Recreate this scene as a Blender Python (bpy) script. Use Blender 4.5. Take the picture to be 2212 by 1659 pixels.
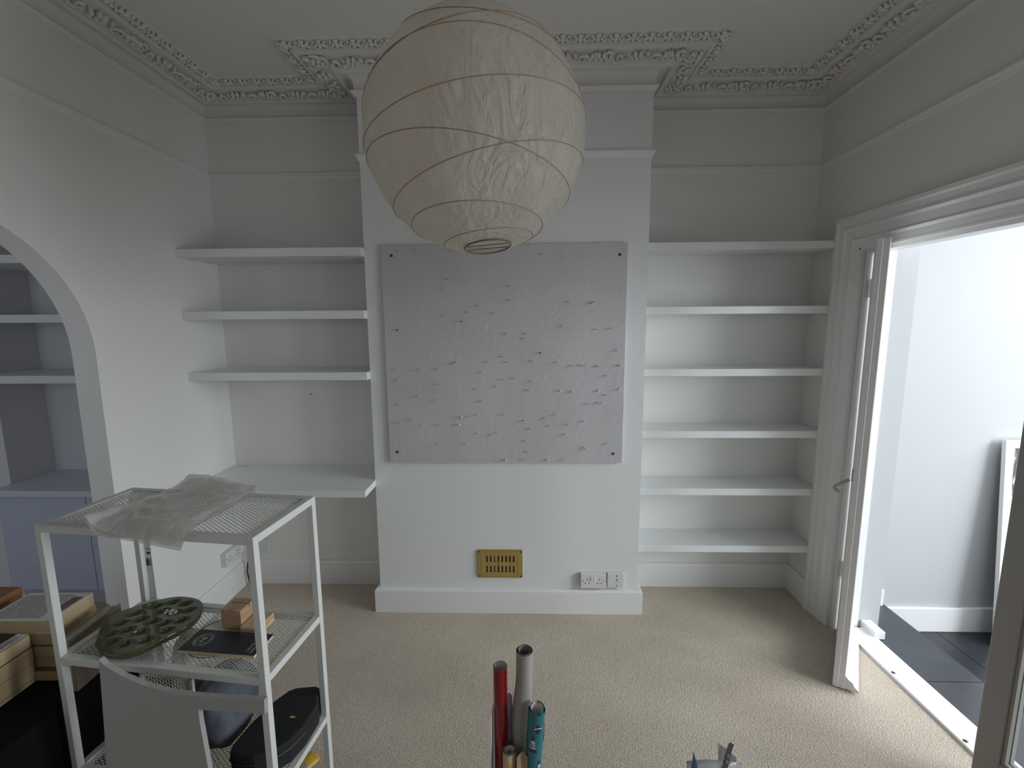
import bpy, bmesh, math, random
from mathutils import Vector, Matrix, noise
random.seed(7)
for o in list(bpy.data.objects): bpy.data.objects.remove(o, do_unlink=True)
scene = bpy.context.scene
COL = scene.collection

# ------------------------------------------------------------------ camera
FPX, PITCH, YAW, ROLL, CAMZ = 973.648, 0.1366, -0.0254, -0.0063, 1.7086
def raydir(u, v):
    u = (u-1106)/FPX; v = (v-829.5)/FPX
    cr, sr = math.cos(ROLL), math.sin(ROLL)
    u, v = cr*u+sr*v, -sr*u+cr*v
    x, y, z = u, 1.0, -v
    cp, sp = math.cos(PITCH), math.sin(PITCH)
    y, z = cp*y+sp*z, -sp*y+cp*z
    cy, sy = math.cos(YAW), math.sin(YAW)
    x, y = cy*x+sy*y, -sy*x+cy*y
    return Vector((x, y, z))
_f = raydir(1106, 829.5)
_r = (raydir(1106+FPX, 829.5)-_f).normalized()
_u = -(raydir(1106, 829.5+FPX)-_f).normalized()
_f = _f.normalized()
cd = bpy.data.cameras.new('camera'); cam = bpy.data.objects.new('camera', cd); COL.objects.link(cam)
cd.sensor_fit = 'HORIZONTAL'; cd.sensor_width = 36.0; cd.lens = FPX/2212*36.0
cd.clip_start = 0.02; cd.clip_end = 100
cam.matrix_world = Matrix(((_r.x, _u.x, -_f.x, 0), (_r.y, _u.y, -_f.y, 0), (_r.z, _u.z, -_f.z, CAMZ), (0, 0, 0, 1)))
scene.camera = cam

# ------------------------------------------------------------------ world, lights, exposure
w = bpy.data.worlds.new('world'); scene.world = w; w.use_nodes = True
w.node_tree.nodes['Background'].inputs[0].default_value = (0.75, 0.86, 1.0, 1)
w.node_tree.nodes['Background'].inputs[1].default_value = 0.8
R_FILL = 1.78
def area(name, loc, direction, sx, sy, power, color):
    d = bpy.data.lights.new(name, 'AREA'); d.shape = 'RECTANGLE'; d.size = sx; d.size_y = sy
    d.energy = power; d.color = color
    o = bpy.data.objects.new(name, d); COL.objects.link(o); o.location = loc
    o.rotation_euler = Vector(direction).to_track_quat('-Z', 'Y').to_euler()
    return o
area('roof_glazing_daylight', (5.2, 1.5, 2.6), (-1, 0.05, -0.5), 1.8, 1.6, 122, (0.88, 0.945, 1.0))
area('garden_glazing_daylight', (5.2, 0.0, 2.5), (-1, 0.4, -0.4), 1.6, 1.6, 84, (0.88, 0.945, 1.0))
area('garden_door_daylight', (5.0, -0.55, 1.25), (-1, 0.45, 0.0), 1.4, 2.2, 83.64, (0.88, 0.945, 1.0))
area('side_window_daylight', (4.6, 1.45, 1.25), (-1, 0, 0), 1.7, 2.2, 5, (0.88, 0.945, 1.0))
area('room_side_fill_light', (R_FILL, 0.41, 1.11), (-1, 0, 0), 0.6, 1.9, 3.2, (0.88, 0.945, 1.0))  # added fill from the right, set in an unseen made-up opening
area('front_fill_light', (0.7, -1.90, 2.0), (0, 1, -0.25), 1.6, 1.2, 6.5, (0.88, 0.945, 1.0))  # added fill from behind the camera; the front wall is closed
area('next_room_window_daylight', (-3.3, -1.43, 1.6), (0, 1, 0), 1.6, 1.7, 12, (0.76, 0.85, 1.0))
scene.view_settings.view_transform = 'Standard'
scene.view_settings.look = 'None'
scene.view_settings.gamma = 1.0
scene.view_settings.use_curve_mapping = False
scene.view_settings.exposure = 0.0

# ------------------------------------------------------------------ dimensions (metres)
L, R, B, CH = -1.8557, 1.7058, 2.7664, 2.484     # left wall, right wall, alcove back, chimney front
X0, X1 = -0.8564, 0.6666                           # chimney sides
CEIL = 2.99
FRONT = -2.0
LT = 0.108                                         # thickness of the arch wall

# ------------------------------------------------------------------ materials
MATS = {}
def mat(name, color, rough=0.6, metal=0.0, bump=None, var=None, spec=0.5, coat=0.0):
    if name in MATS: return MATS[name]
    m = bpy.data.materials.new(name); m.use_nodes = True
    nt = m.node_tree; p = nt.nodes['Principled BSDF']
    p.inputs['Base Color'].default_value = (*color, 1); p.inputs['Roughness'].default_value = rough
    p.inputs['Metallic'].default_value = metal; p.inputs['Specular IOR Level'].default_value = spec
    p.inputs['Coat Weight'].default_value = coat
    tc = nt.nodes.new('ShaderNodeTexCoord')
    if bump:
        n = nt.nodes.new('ShaderNodeTexNoise'); n.inputs['Scale'].default_value = bump[0]; n.inputs['Detail'].default_value = 4
        b = nt.nodes.new('ShaderNodeBump'); b.inputs['Strength'].default_value = bump[1]; b.inputs['Distance'].default_value = bump[2] if len(bump) > 2 else 0.003
        nt.links.new(tc.outputs['Object'], n.inputs['Vector']); nt.links.new(n.outputs['Fac'], b.inputs['Height'])
        nt.links.new(b.outputs['Normal'], p.inputs['Normal'])
    if var:
        n = nt.nodes.new('ShaderNodeTexNoise'); n.inputs['Scale'].default_value = var[0]; n.inputs['Detail'].default_value = 3
        r = nt.nodes.new('ShaderNodeValToRGB'); r.color_ramp.elements[0].position = 0.35; r.color_ramp.elements[1].position = 0.65
        r.color_ramp.elements[0].color = (*var[1], 1); r.color_ramp.elements[1].color = (*color, 1)
        if len(var) > 2:
            mp = nt.nodes.new('ShaderNodeMapping'); mp.inputs['Scale'].default_value = var[2]
            nt.links.new(tc.outputs['Object'], mp.inputs['Vector']); nt.links.new(mp.outputs['Vector'], n.inputs['Vector'])
        else: nt.links.new(tc.outputs['Object'], n.inputs['Vector'])
        nt.links.new(n.outputs['Fac'], r.inputs['Fac']); nt.links.new(r.outputs['Color'], p.inputs['Base Color'])
    MATS[name] = m; return m
WALL = mat('wall_paint', (0.85, 0.835, 0.80), 0.75, bump=(30, 0.06, 0.004))
CHIM = mat('chimney_paint', (0.82, 0.815, 0.815), 0.7, bump=(9, 0.18, 0.006))
CEILM = mat('ceiling_paint', (0.82, 0.80, 0.77), 0.85, bump=(40, 0.05))
GLOSS = mat('white_gloss_paint', (0.86, 0.85, 0.84), 0.32, bump=(14, 0.05, 0.002))
SHELFM = mat('white_shelf_paint', (0.86, 0.86, 0.855), 0.42)
PLASTER = mat('plaster_ornament', (0.82, 0.80, 0.775), 0.8, bump=(120, 0.15, 0.002))
NEXTW = mat('next_room_paint', (0.76, 0.75, 0.75), 0.75)
BLUEDOOR = mat('pale_blue_paint', (0.56, 0.61, 0.74), 0.5)
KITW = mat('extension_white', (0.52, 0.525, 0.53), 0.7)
PLASTICW = mat('white_plastic', (0.74, 0.73, 0.71), 0.35)
DARK = mat('dark_hole', (0.012, 0.011, 0.010), 0.8)
METALW = mat('white_powder_coat', (0.66, 0.665, 0.635), 0.38)
BLACK = mat('black_fabric', (0.010, 0.010, 0.012), 0.8, bump=(300, 0.2))
BLACKC = mat('black_card', (0.012, 0.013, 0.018), 0.45)
CHROME = mat('steel', (0.55, 0.54, 0.52), 0.3, 1.0)

def carpet():
    m = bpy.data.materials.new('carpet'); m.use_nodes = True; nt = m.node_tree; p = nt.nodes['Principled BSDF']
    p.inputs['Roughness'].default_value = 0.95; p.inputs['Specular IOR Level'].default_value = 0.1
    p.inputs['Sheen Weight'].default_value = 0.2
    tc = nt.nodes.new('ShaderNodeTexCoord')
    v = nt.nodes.new('ShaderNodeTexVoronoi'); v.inputs['Scale'].default_value = 210
    nz = nt.nodes.new('ShaderNodeTexNoise'); nz.inputs['Scale'].default_value = 150; nz.inputs['Detail'].default_value = 5; nz.inputs['Roughness'].default_value = 0.7
    big = nt.nodes.new('ShaderNodeTexNoise'); big.inputs['Scale'].default_value = 2.2; big.inputs['Detail'].default_value = 3
    for n in (v, nz, big): nt.links.new(tc.outputs['Object'], n.inputs['Vector'])
    mix = nt.nodes.new('ShaderNodeMath'); mix.operation = 'SUBTRACT'
    nt.links.new(nz.outputs['Fac'], mix.inputs[0]); nt.links.new(v.outputs['Distance'], mix.inputs[1])
    ramp = nt.nodes.new('ShaderNodeValToRGB'); ramp.color_ramp.elements[0].position = -0.0; ramp.color_ramp.elements[1].position = 0.42
    ramp.color_ramp.elements[0].color = (0.61, 0.515, 0.41, 1); ramp.color_ramp.elements[1].color = (0.90, 0.81, 0.685, 1)
    nt.links.new(mix.outputs[0], ramp.inputs['Fac'])
    mul = nt.nodes.new('ShaderNodeMix'); mul.data_type = 'RGBA'; mul.blend_type = 'MULTIPLY'; mul.inputs[0].default_value = 1.0
    r2 = nt.nodes.new('ShaderNodeValToRGB'); r2.color_ramp.elements[0].color = (0.9, 0.89, 0.88, 1); r2.color_ramp.elements[1].color = (1, 1, 1, 1)
    r2.color_ramp.elements[0].position = 0.35; r2.color_ramp.elements[1].position = 0.6
    nt.links.new(big.outputs['Fac'], r2.inputs['Fac'])
    nt.links.new(ramp.outputs['Color'], mul.inputs[6]); nt.links.new(r2.outputs['Color'], mul.inputs[7])
    nt.links.new(mul.outputs[2], p.inputs['Base Color'])
    b = nt.nodes.new('ShaderNodeBump'); b.inputs['Strength'].default_value = 0.8; b.inputs['Distance'].default_value = 0.004
    nt.links.new(mix.outputs[0], b.inputs['Height']); nt.links.new(b.outputs['Normal'], p.inputs['Normal'])
    return m
CARPET = carpet()

def schlick(nt, f0=0.04, top=0.75):
    # two-sided Fresnel-like weight that behaves the same on front and back faces
    lw = nt.nodes.new('ShaderNodeLayerWeight'); lw.inputs['Blend'].default_value = 0.5
    pw = nt.nodes.new('ShaderNodeMath'); pw.operation = 'POWER'; pw.inputs[1].default_value = 5.0
    ma = nt.nodes.new('ShaderNodeMath'); ma.operation = 'MULTIPLY_ADD'; ma.inputs[1].default_value = top; ma.inputs[2].default_value = f0
    nt.links.new(lw.outputs['Facing'], pw.inputs[0]); nt.links.new(pw.outputs[0], ma.inputs[0])
    return lw, ma
def glass(name, tint=(1, 1, 1)):
    m = bpy.data.materials.new(name); m.use_nodes = True; nt = m.node_tree
    for n in list(nt.nodes): nt.nodes.remove(n)
    out = nt.nodes.new('ShaderNodeOutputMaterial'); mx = nt.nodes.new('ShaderNodeMixShader')
    t = nt.nodes.new('ShaderNodeBsdfTransparent'); t.inputs[0].default_value = (*tint, 1)
    g = nt.nodes.new('ShaderNodeBsdfGlossy'); g.inputs['Roughness'].default_value = 0.02
    _l, fr = schlick(nt)
    nt.links.new(fr.outputs[0], mx.inputs[0]); nt.links.new(t.outputs[0], mx.inputs[1]); nt.links.new(g.outputs[0], mx.inputs[2])
    nt.links.new(mx.outputs[0], out.inputs[0]); return m
GLASS = glass('window_glass', (0.96, 0.98, 0.97))

def film(name, color, transp, rough=0.25, bump=0.5, scale=30):
    m = bpy.data.materials.new(name); m.use_nodes = True; nt = m.node_tree
    for n in list(nt.nodes): nt.nodes.remove(n)
    out = nt.nodes.new('ShaderNodeOutputMaterial'); mx = nt.nodes.new('ShaderNodeMixShader'); mx2 = nt.nodes.new('ShaderNodeMixShader')
    t = nt.nodes.new('ShaderNodeBsdfTransparent'); d = nt.nodes.new('ShaderNodeBsdfDiffuse'); g = nt.nodes.new('ShaderNodeBsdfGlossy')
    tr = nt.nodes.new('ShaderNodeBsdfTranslucent'); ad = nt.nodes.new('ShaderNodeMixShader'); ad.inputs[0].default_value = 0.4
    d.inputs[0].default_value = (*color, 1); tr.inputs[0].default_value = (*color, 1); g.inputs['Roughness'].default_value = rough
    g.inputs[0].default_value = (0.9, 0.9, 0.9, 1)
    mx.inputs[0].default_value = transp
    _l, fr = schlick(nt)
    tc = nt.nodes.new('ShaderNodeTexCoord'); n = nt.nodes.new('ShaderNodeTexNoise'); n.inputs['Scale'].default_value = scale; n.inputs['Distortion'].default_value = 1.5
    b = nt.nodes.new('ShaderNodeBump'); b.inputs['Strength'].default_value = bump; b.inputs['Distance'].default_value = 0.01
    nt.links.new(tc.outputs['Object'], n.inputs['Vector']); nt.links.new(n.outputs['Fac'], b.inputs['Height'])
    for s in (d, g, tr, _l): nt.links.new(b.outputs['Normal'], s.inputs['Normal'])
    nt.links.new(d.outputs[0], ad.inputs[1]); nt.links.new(tr.outputs[0], ad.inputs[2])
    nt.links.new(ad.outputs[0], mx.inputs[1]); nt.links.new(t.outputs[0], mx.inputs[2])
    nt.links.new(fr.outputs[0], mx2.inputs[0]); nt.links.new(mx.outputs[0], mx2.inputs[1]); nt.links.new(g.outputs[0], mx2.inputs[2])
    nt.links.new(mx2.outputs[0], out.inputs[0]); return m

def wood(name, c1, c2, scale=(4, 40, 40)):
    return mat(name, c2, 0.55, var=(3.0, c1, scale))

# ------------------------------------------------------------------ mesh helpers
class MB:
    def __init__(s): s.v = []; s.f = []
    def add(s, vs, fs):
        n = len(s.v); s.v += [tuple(p) for p in vs]; s.f += [tuple(i+n for i in f) for f in fs]; return s
    def box(s, x0, x1, y0, y1, z0, z1):
        return s.add([(x0,y0,z0),(x1,y0,z0),(x1,y1,z0),(x0,y1,z0),(x0,y0,z1),(x1,y0,z1),(x1,y1,z1),(x0,y1,z1)],
                     [(0,3,2,1),(4,5,6,7),(0,1,5,4),(1,2,6,5),(2,3,7,6),(3,0,4,7)])
    def prism(s, poly, z0, z1, M=None):
        n = len(poly); vs = [(p[0],p[1],z0) for p in poly]+[(p[0],p[1],z1) for p in poly]
        if M is not None: vs = [tuple(M @ Vector(q)) for q in vs]
        return s.add(vs, [tuple(range(n))[::-1], tuple(range(n,2*n))]+[(i,(i+1)%n,n+(i+1)%n,n+i) for i in range(n)])
    def tube(s, pts, r, seg=8, closed=False, caps=True):
        pts = [Vector(p) for p in pts]; n = len(pts); vs = []; up = Vector((0,0,1)); prev = None
        for i, p in enumerate(pts):
            if closed: t = (pts[(i+1)%n]-pts[i-1]).normalized()
            else: t = (pts[min(i+1,n-1)]-pts[max(i-1,0)]).normalized()
            if prev is None:
                a = t.cross(up)
                if a.length < 1e-3: a = t.cross(Vector((1,0,0)))
            else: a = prev-t*prev.dot(t)
            a.normalize(); prev = a; b = t.cross(a)
            rr = r[i] if isinstance(r, (list, tuple)) else r
            for k in range(seg):
                q = 2*math.pi*k/seg; vs.append(p+a*math.cos(q)*rr+b*math.sin(q)*rr)
        fs = []
        for i in range(n if closed else n-1):
            j = (i+1) % n
            for k in range(seg): fs.append((i*seg+k, i*seg+(k+1)%seg, j*seg+(k+1)%seg, j*seg+k))
        if caps and not closed: fs += [tuple(range(seg))[::-1], tuple(range((n-1)*seg, n*seg))]
        return s.add(vs, fs)
    def lathe(s, prof, seg=16, M=None):
        vs = []; fs = []
        for r, z in prof:
            for k in range(seg):
                q = 2*math.pi*k/seg; p = Vector((r*math.cos(q), r*math.sin(q), z)); vs.append(M @ p if M is not None else p)
        for i in range(len(prof)-1):
            for k in range(seg): fs.append((i*seg+k, i*seg+(k+1)%seg, (i+1)*seg+(k+1)%seg, (i+1)*seg+k))
        return s.add(vs, fs)
    def ball(s, c, rx, ry, rz, seg=8, rings=5, M=None):
        vs = []; fs = []
        for i in range(rings+1):
            a = math.pi*i/rings
            for k in range(seg):
                q = 2*math.pi*k/seg; p = Vector((rx*math.sin(a)*math.cos(q), ry*math.sin(a)*math.sin(q), rz*math.cos(a)))
                if M is not None: p = M @ p
                vs.append(Vector(c)+p)
        for i in range(rings):
            for k in range(seg): fs.append((i*seg+k, (i+1)*seg+k, (i+1)*seg+(k+1)%seg, i*seg+(k+1)%seg))
        return s.add(vs, fs)
    def grid(s, fn, nu, nv):
        vs = [fn(i/nu, j/nv) for j in range(nv+1) for i in range(nu+1)]
        fs = [(j*(nu+1)+i, j*(nu+1)+i+1, (j+1)*(nu+1)+i+1, (j+1)*(nu+1)+i) for j in range(nv) for i in range(nu)]
        return s.add(vs, fs)
    def mesh(s, name, material, smooth=False):
        me = bpy.data.meshes.new(name); me.from_pydata(s.v, [], s.f)
        bm = bmesh.new(); bm.from_mesh(me); bmesh.ops.remove_doubles(bm, verts=bm.verts, dist=1e-6)
        bmesh.ops.recalc_face_normals(bm, faces=bm.faces); bm.to_mesh(me); bm.free()
        if material: me.materials.append(material)
        if smooth:
            for p in me.polygons: p.use_smooth = True
        me.update(); return me
    def build(s, name, material, parent=None, smooth=False, bevel=0, solid=0, sub=0):
        o = bpy.data.objects.new(name, s.mesh(name, material, smooth)); COL.objects.link(o)
        if parent is not None: o.parent = parent
        if solid: m = o.modifiers.new('solidify', 'SOLIDIFY'); m.thickness = solid; m.offset = 0
        if bevel: m = o.modifiers.new('bevel', 'BEVEL'); m.width = bevel; m.segments = 2; m.limit_method = 'ANGLE'
        if sub: m = o.modifiers.new('subsurf', 'SUBSURF'); m.levels = sub; m.render_levels = sub
        return o
def tag(o, label, cat, group=None):
    o['label'] = label; o['category'] = cat
    if group: o['group'] = group
    return o
def struct(o): o['kind'] = 'structure'; return o
def empty(name, loc=(0,0,0), rz=0.0):
    o = bpy.data.objects.new(name, None); COL.objects.link(o); o.location = loc; o.rotation_euler = (0,0,rz); o.empty_display_size = 0.05
    return o
def link(name, me, parent, M=None):
    o = bpy.data.objects.new(name, me); COL.objects.link(o)
    if parent is not None: o.parent = parent
    if M is not None: o.matrix_local = M
    return o
def bx(*a): return MB().box(*a)

# ================================================================== SETTING
fl = struct(bx(L-0.6, 1.78, FRONT, B+0.1, -0.1, 0).build('floor', CARPET))
struct(bx(L-LT, R+0.15, FRONT-0.1, B+0.1, CEIL, CEIL+0.1).build('ceiling', CEILM))
# back wall behind the alcoves, chimney breast
struct(bx(L-LT, R+0.15, B, B+0.1, 0, CEIL).build('wall_back', WALL))
cb = MB()
n = 24
def chim(u, v):
    x = X0+(X1-X0)*u; z = CEIL*v
    return (x, CH+0.0025*abs(noise.noise(Vector((x*3, z*3, 0))))*(1 if 0 < u < 1 and 0 < v < 1 else 0), z)
cb.grid(chim, 24, 40)
cb.add([(X0,CH,0),(X0,B,0),(X0,B,CEIL),(X0,CH,CEIL),(X1,CH,0),(X1,B,0),(X1,B,CEIL),(X1,CH,CEIL)], [(0,1,2,3),(4,7,6,5)])
ch = struct(cb.build('wall_chimney', CHIM, smooth=False))
for p in ch.data.polygons:
    if abs(p.normal.y) > 0.9: p.use_smooth = True
struct(bx(L-LT, R+0.15, FRONT-0.1, FRONT, 0, CEIL).build('wall_front', mat('unseen_dark_wall', (0.16,0.15,0.14), 0.9)))  # unseen wall, coloured dark to cut light bounced off it
# left wall with the arch
AY, AR, AZ = 1.913, 0.55, 1.575
AC = AY-AR
m = MB()
def slab(y0, y1, z0a, z0b, z1):
    for X in (L, L-LT):
        m.add([(X,y0,z0a),(X,y1,z0b),(X,y1,z1),(X,y0,z1)], [(0,1,2,3)])
slab(FRONT, AC-AR, 0, 0, CEIL); slab(AY, B, 0, 0, CEIL)
N = 48
arc = [(AC-AR*math.cos(math.pi*i/N), AZ+AR*math.sin(math.pi*i/N)) for i in range(N+1)]
for (ya, za), (yb, zb) in zip(arc, arc[1:]):
    slab(ya, yb, za, zb, CEIL)
rim = [(AC-AR, 0)]+arc+[(AY, 0)]
for (ya, za), (yb, zb) in zip(rim, rim[1:]):
    m.add([(L,ya,za),(L,yb,zb),(L-LT,yb,zb),(L-LT,ya,za)], [(0,1,2,3)])
struct(m.build('wall_left', WALL))
# right wall with the doorway
DY0, DY1, DZ = 0.915, 2.385, 2.068
m = MB(); TH = 0.15
m.box(R, R+TH, FRONT, 0.10, 0, CEIL); m.box(R, R+TH, 0.72, DY0, 0, CEIL); m.box(R, R+TH, 0.10, 0.72, 0, 0.12); m.box(R, R+TH, 0.10, 0.72, 2.1, CEIL); m.box(R, R+TH, DY1, B, 0, CEIL); m.box(R, R+TH, DY0, DY1, DZ, CEIL)  # the small opening nearer the camera is added for the side fill
struct(m.build('wall_right', WALL))

# mitred sweeps round the room
PATH = [(L,FRONT),(L,B),(X0,B),(X0,CH),(X1,CH),(X1,B),(R,B),(R,FRONT)]
def offset_path(path, off, scales):
    segs = []
    for (a, b), s in zip(zip(path, path[1:]), scales):
        d = (Vector(b)-Vector(a)).normalized(); nrm = Vector((d.y, -d.x))
        segs.append((Vector(a)+nrm*off*s, d))
    out = [segs[0][0]]
    for (p, d), (q, e) in zip(segs, segs[1:]):
        det = d.x*(-e.y)-d.y*(-e.x)
        rx, ry = q.x-p.x, q.y-p.y
        t = (rx*(-e.y)-ry*(-e.x))/det
        out.append(p+d*t)
    a, b = path[-2], path[-1]
    out.append(Vector(b)+(segs[-1][0]-Vector(a)))
    return out
def sweep(prof, path, scales=None):
    scales = scales or [1]*(len(path)-1); rows = []
    mb = MB()
    for off, z in prof: rows.append([(p.x, p.y, z) for p in offset_path(path, off, scales)])
    k = len(path); vs = [q for r in rows for q in r]
    fs = [(i*k+j, i*k+j+1, (i+1)*k+j+1, (i+1)*k+j) for i in range(len(rows)-1) for j in range(k-1)]
    return mb.add(vs, fs)
RAIL_ = [(0,2.548),(0.006,2.548),(0.010,2.556),(0.013,2.566),(0.022,2.570),(0.024,2.576),(0.020,2.584),(0.008,2.588),(0,2.588)]
RAIL = [(o_*0.72, z_) for o_, z_ in RAIL_]
struct(sweep(RAIL, PATH).build('trim_1', GLOSS, smooth=False))
CS = [1,1,1.12,1.12,1.12,1,1]
COVE = [(0,2.862),(0.008,2.862),(0.010,2.870),(0.016,2.874),(0.021,2.884),(0.018,2.890),(0.011,2.893),(0.009,2.897)]
for i in range(10):
    a = math.pi/2*i/9
    COVE.append((0.008+0.048*(1-math.cos(a))**1.25, 2.899+0.058*math.sin(a)**0.75))
COVE += [(0.058,2.950),(0.060,2.940),(0.070,2.939),(0.074,2.946),(0.077,2.952),(0.178,2.966),(0.182,2.957),(0.194,2.957),(0.199,2.973),(0.246,2.982),(0.248,2.99)]
trim = struct(sweep(COVE, PATH, CS).build('trim_2', PLASTER))
# ornament units of the cornice (x along the wall, y into the room, z down = negative)
u1 = MB()
u1.ball((0,0.030,-0.008), 0.011, 0.020, 0.008, 7, 4)
u1.ball((0,0.050,-0.004), 0.013, 0.009, 0.007, 7, 4)
for s in (-1, 1):
    Rm = Matrix.Rotation(s*0.55, 3, 'Z')
    u1.ball((s*0.019,0.030,-0.006), 0.008, 0.017, 0.007, 6, 4, Rm)
    u1.ball((s*0.025,0.045,-0.004), 0.008, 0.007, 0.006, 6, 4)
    u1.tube([(s*0.004,0.006,-0.004),(s*0.020,0.010,-0.008),(s*0.031,0.022,-0.008),(s*0.036,0.036,-0.005)], [0.004,0.005,0.005,0.003], 5)
LEAF = u1.mesh('leaf_ornament', PLASTER, True)
u2 = MB()
u2.ball((0,0,-0.008), 0.009, 0.009, 0.008, 7, 4)
for k in range(6):
    a = k*math.pi/3; u2.ball((0.020*math.cos(a),0.020*math.sin(a),-0.004), 0.012, 0.009, 0.009, 6, 4, Matrix.Rotation(a, 3, 'Z'))
ROSE = u2.mesh('rosette', PLASTER, True)
u3 = MB()
pts = []; rad = []
for i in range(22):
    a = i*0.33; r = 0.026-0.0010*i
    pts.append((r*math.cos(a), r*math.sin(a), -0.006-0.0002*i)); rad.append(0.0050)
u3.tube(pts, rad, 5)
u3.tube([(0.026,0,-0.006),(0.032,-0.018,-0.006),(0.048,-0.024,-0.005),(0.062,-0.014,-0.005),(0.066,0.006,-0.004)], [0.005,0.006,0.006,0.005,0.003], 5)
for q in ((0.040,0.010,0.5),(0.052,0.018,1.2),(-0.034,0.016,2.2),(-0.040,-0.008,-0.4),(0.036,-0.004,-0.6)):
    u3.ball((q[0],q[1],-0.003), 0.013, 0.007, 0.008, 6, 4, Matrix.Rotation(q[2], 3, 'Z'))
SCROLL = u3.mesh('scroll_ornament', PLASTER, True)
def frame_on(seg, t, off, z, tilt, flip=1):
    a, b = Vector(PATH[seg]), Vector(PATH[seg+1]); d = (b-a).normalized(); nrm = Vector((d.y,-d.x))
    p = a+d*t+nrm*off
    X = Vector((d.x,d.y,0)); Y = Vector((nrm.x,nrm.y,0)); Z = Vector((0,0,1))
    Rr = Matrix((X,Y,Z)).transposed()
    if flip < 0: Rr = Rr @ Matrix.Rotation(math.pi, 3, 'Z')
    Rr = Matrix.Rotation(tilt, 3, X) @ Rr
    return Matrix.Translation((p.x,p.y,z)) @ Rr.to_4x4()
for seg in range(7):
    a, b = Vector(PATH[seg]), Vector(PATH[seg+1]); ln = (b-a).length; sc = CS[seg]
    in0 = 0.18*CS[seg]; 
    # visible range of each run, inner corners shorten and outer corners lengthen it
    t0, t1 = {0:(2.9, ln-0.22), 1:(0.22, ln-0.25), 2:(0.24, ln+0.23), 3:(-0.23, ln+0.23), 4:(-0.23, ln-0.24), 5:(0.25, ln-0.22), 6:(0.22, ln-2.9)}[seg]
    nl = max(2, round((t1-t0)/0.079)); st = (t1-t0)/nl
    for i in range(nl+1):
        Mx = frame_on(seg, t0+i*st, 0.194*sc, 2.978, 0.0)
        link('leaf_ornament', LEAF, trim, Mx @ Matrix.Diagonal((st/0.078, 0.98*sc**0.6, 1.2, 1)))
    t0, t1 = {0:(2.8, ln-0.12), 1:(0.12, ln-0.13), 2:(0.12, ln+0.13), 3:(-0.13, ln+0.13), 4:(-0.13, ln-0.12), 5:(0.13, ln-0.12), 6:(0.12, ln-2.8)}[seg]
    nr = max(2, round((t1-t0)/0.085)); st = (t1-t0)/nr
    for i in range(nr+1):
        fl_ = 1 if (i//2) % 2 else -1
        Mx = frame_on(seg, t0+i*st, 0.129*sc, 2.958, 0.14)
        if i % 2 == 0: link('rosette', ROSE, trim, Mx @ Matrix.Diagonal((1.15,1.3*sc,1.7,1)))
        else: link('scroll_ornament', SCROLL, trim, frame_on(seg, t0+i*st, 0.129*sc, 2.957, 0.14*fl_, fl_) @ Matrix.Diagonal((1.1,1.34*sc,1.6,1)))

# skirting boards
def skirt(path, h=0.156, t=0.026): return sweep([(t,0),(t,h-0.012),(t-0.007,h-0.002),(t-0.014,h),(0,h)], path)
struct(skirt([(X0,B),(X0,CH),(X1,CH),(X1,B)], 0.148, 0.027).build('baseboard_chimney', GLOSS))
struct(skirt([(L,AY+0.002),(L,B),(X0-0.0,B)], 0.16, 0.022).build('baseboard_left', GLOSS))
struct(skirt([(X1,B),(R,B),(R,2.548)], 0.158, 0.022).build('baseboard_right', GLOSS))
# door frame: architrave swept as a U, jamb linings
def architrave():
    prof = [(0.0,0.0),(0.0,0.034),(0.016,0.034),(0.024,0.024),(0.044,0.022),(0.062,0.030),(0.074,0.018),(0.108,0.016),(0.120,0.024),(0.132,0.012),(0.160,0.010),(0.160,0.0)]
    mb = MB(); rows = []
    for o_, d in prof:
        y1 = DY1+0.16-o_; y0 = DY0-0.16+o_; z = DZ+0.165-o_*1.03; x = R-d
        rows.append([(x,y1,0),(x,y1,z),(x,y0,z),(x,y0,0)])
    vs = [q for r in rows for q in r]
    return mb.add(vs, [(i*4+j, i*4+j+1, (i+1)*4+j+1, (i+1)*4+j) for i in range(len(rows)-1) for j in range(3)])
struct(architrave().build('trim_3', GLOSS))
m = MB()
m.box(R-0.012, R+0.012, DY1-0.014, DY1+0.002, 0, DZ); m.box(R+0.012, R+TH+0.005, DY1-0.030, DY1+0.002, 0, DZ)
m.box(R-0.012, R+0.012, DY0-0.002, DY0+0.014, 0, DZ); m.box(R+0.012, R+TH+0.005, DY0-0.002, DY0+0.030, 0, DZ)
m.box(R-0.012, R+0.015, DY0, DY1, DZ-0.012, DZ+0.002); m.box(R+0.015, R+0.06, DY0, DY1, DZ-0.030, DZ+0.002); m.box(R+0.06, R+TH+0.005, DY0, DY1, DZ-0.018, DZ+0.002)
struct(m.build('trim_4', GLOSS, bevel=0.002))
# threshold board with screws
th = struct(bx(1.772, 1.902, 0.95, 2.352, -0.02, 0.012).build('trim_5', GLOSS, bevel=0.003))
SCREW = MB().lathe([(0.0001,0.0145),(0.006,0.0145),(0.009,0.0125),(0.009,0.010)], 10).mesh('screw', mat('rust_screw', (0.10,0.08,0.07), 0.5, 0.6))
for q in ((1.79,2.02),(1.79,1.66),(1.79,1.42)): link('screw', SCREW, th, Matrix.Translation((q[0],q[1],0)))
# doorway pier beyond
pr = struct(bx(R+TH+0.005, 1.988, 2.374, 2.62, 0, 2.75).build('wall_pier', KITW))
struct(bx(1.890, 1.944, 2.268, 2.373, 0.0, 0.042).build('trim_6', GLOSS, bevel=0.002))
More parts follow.
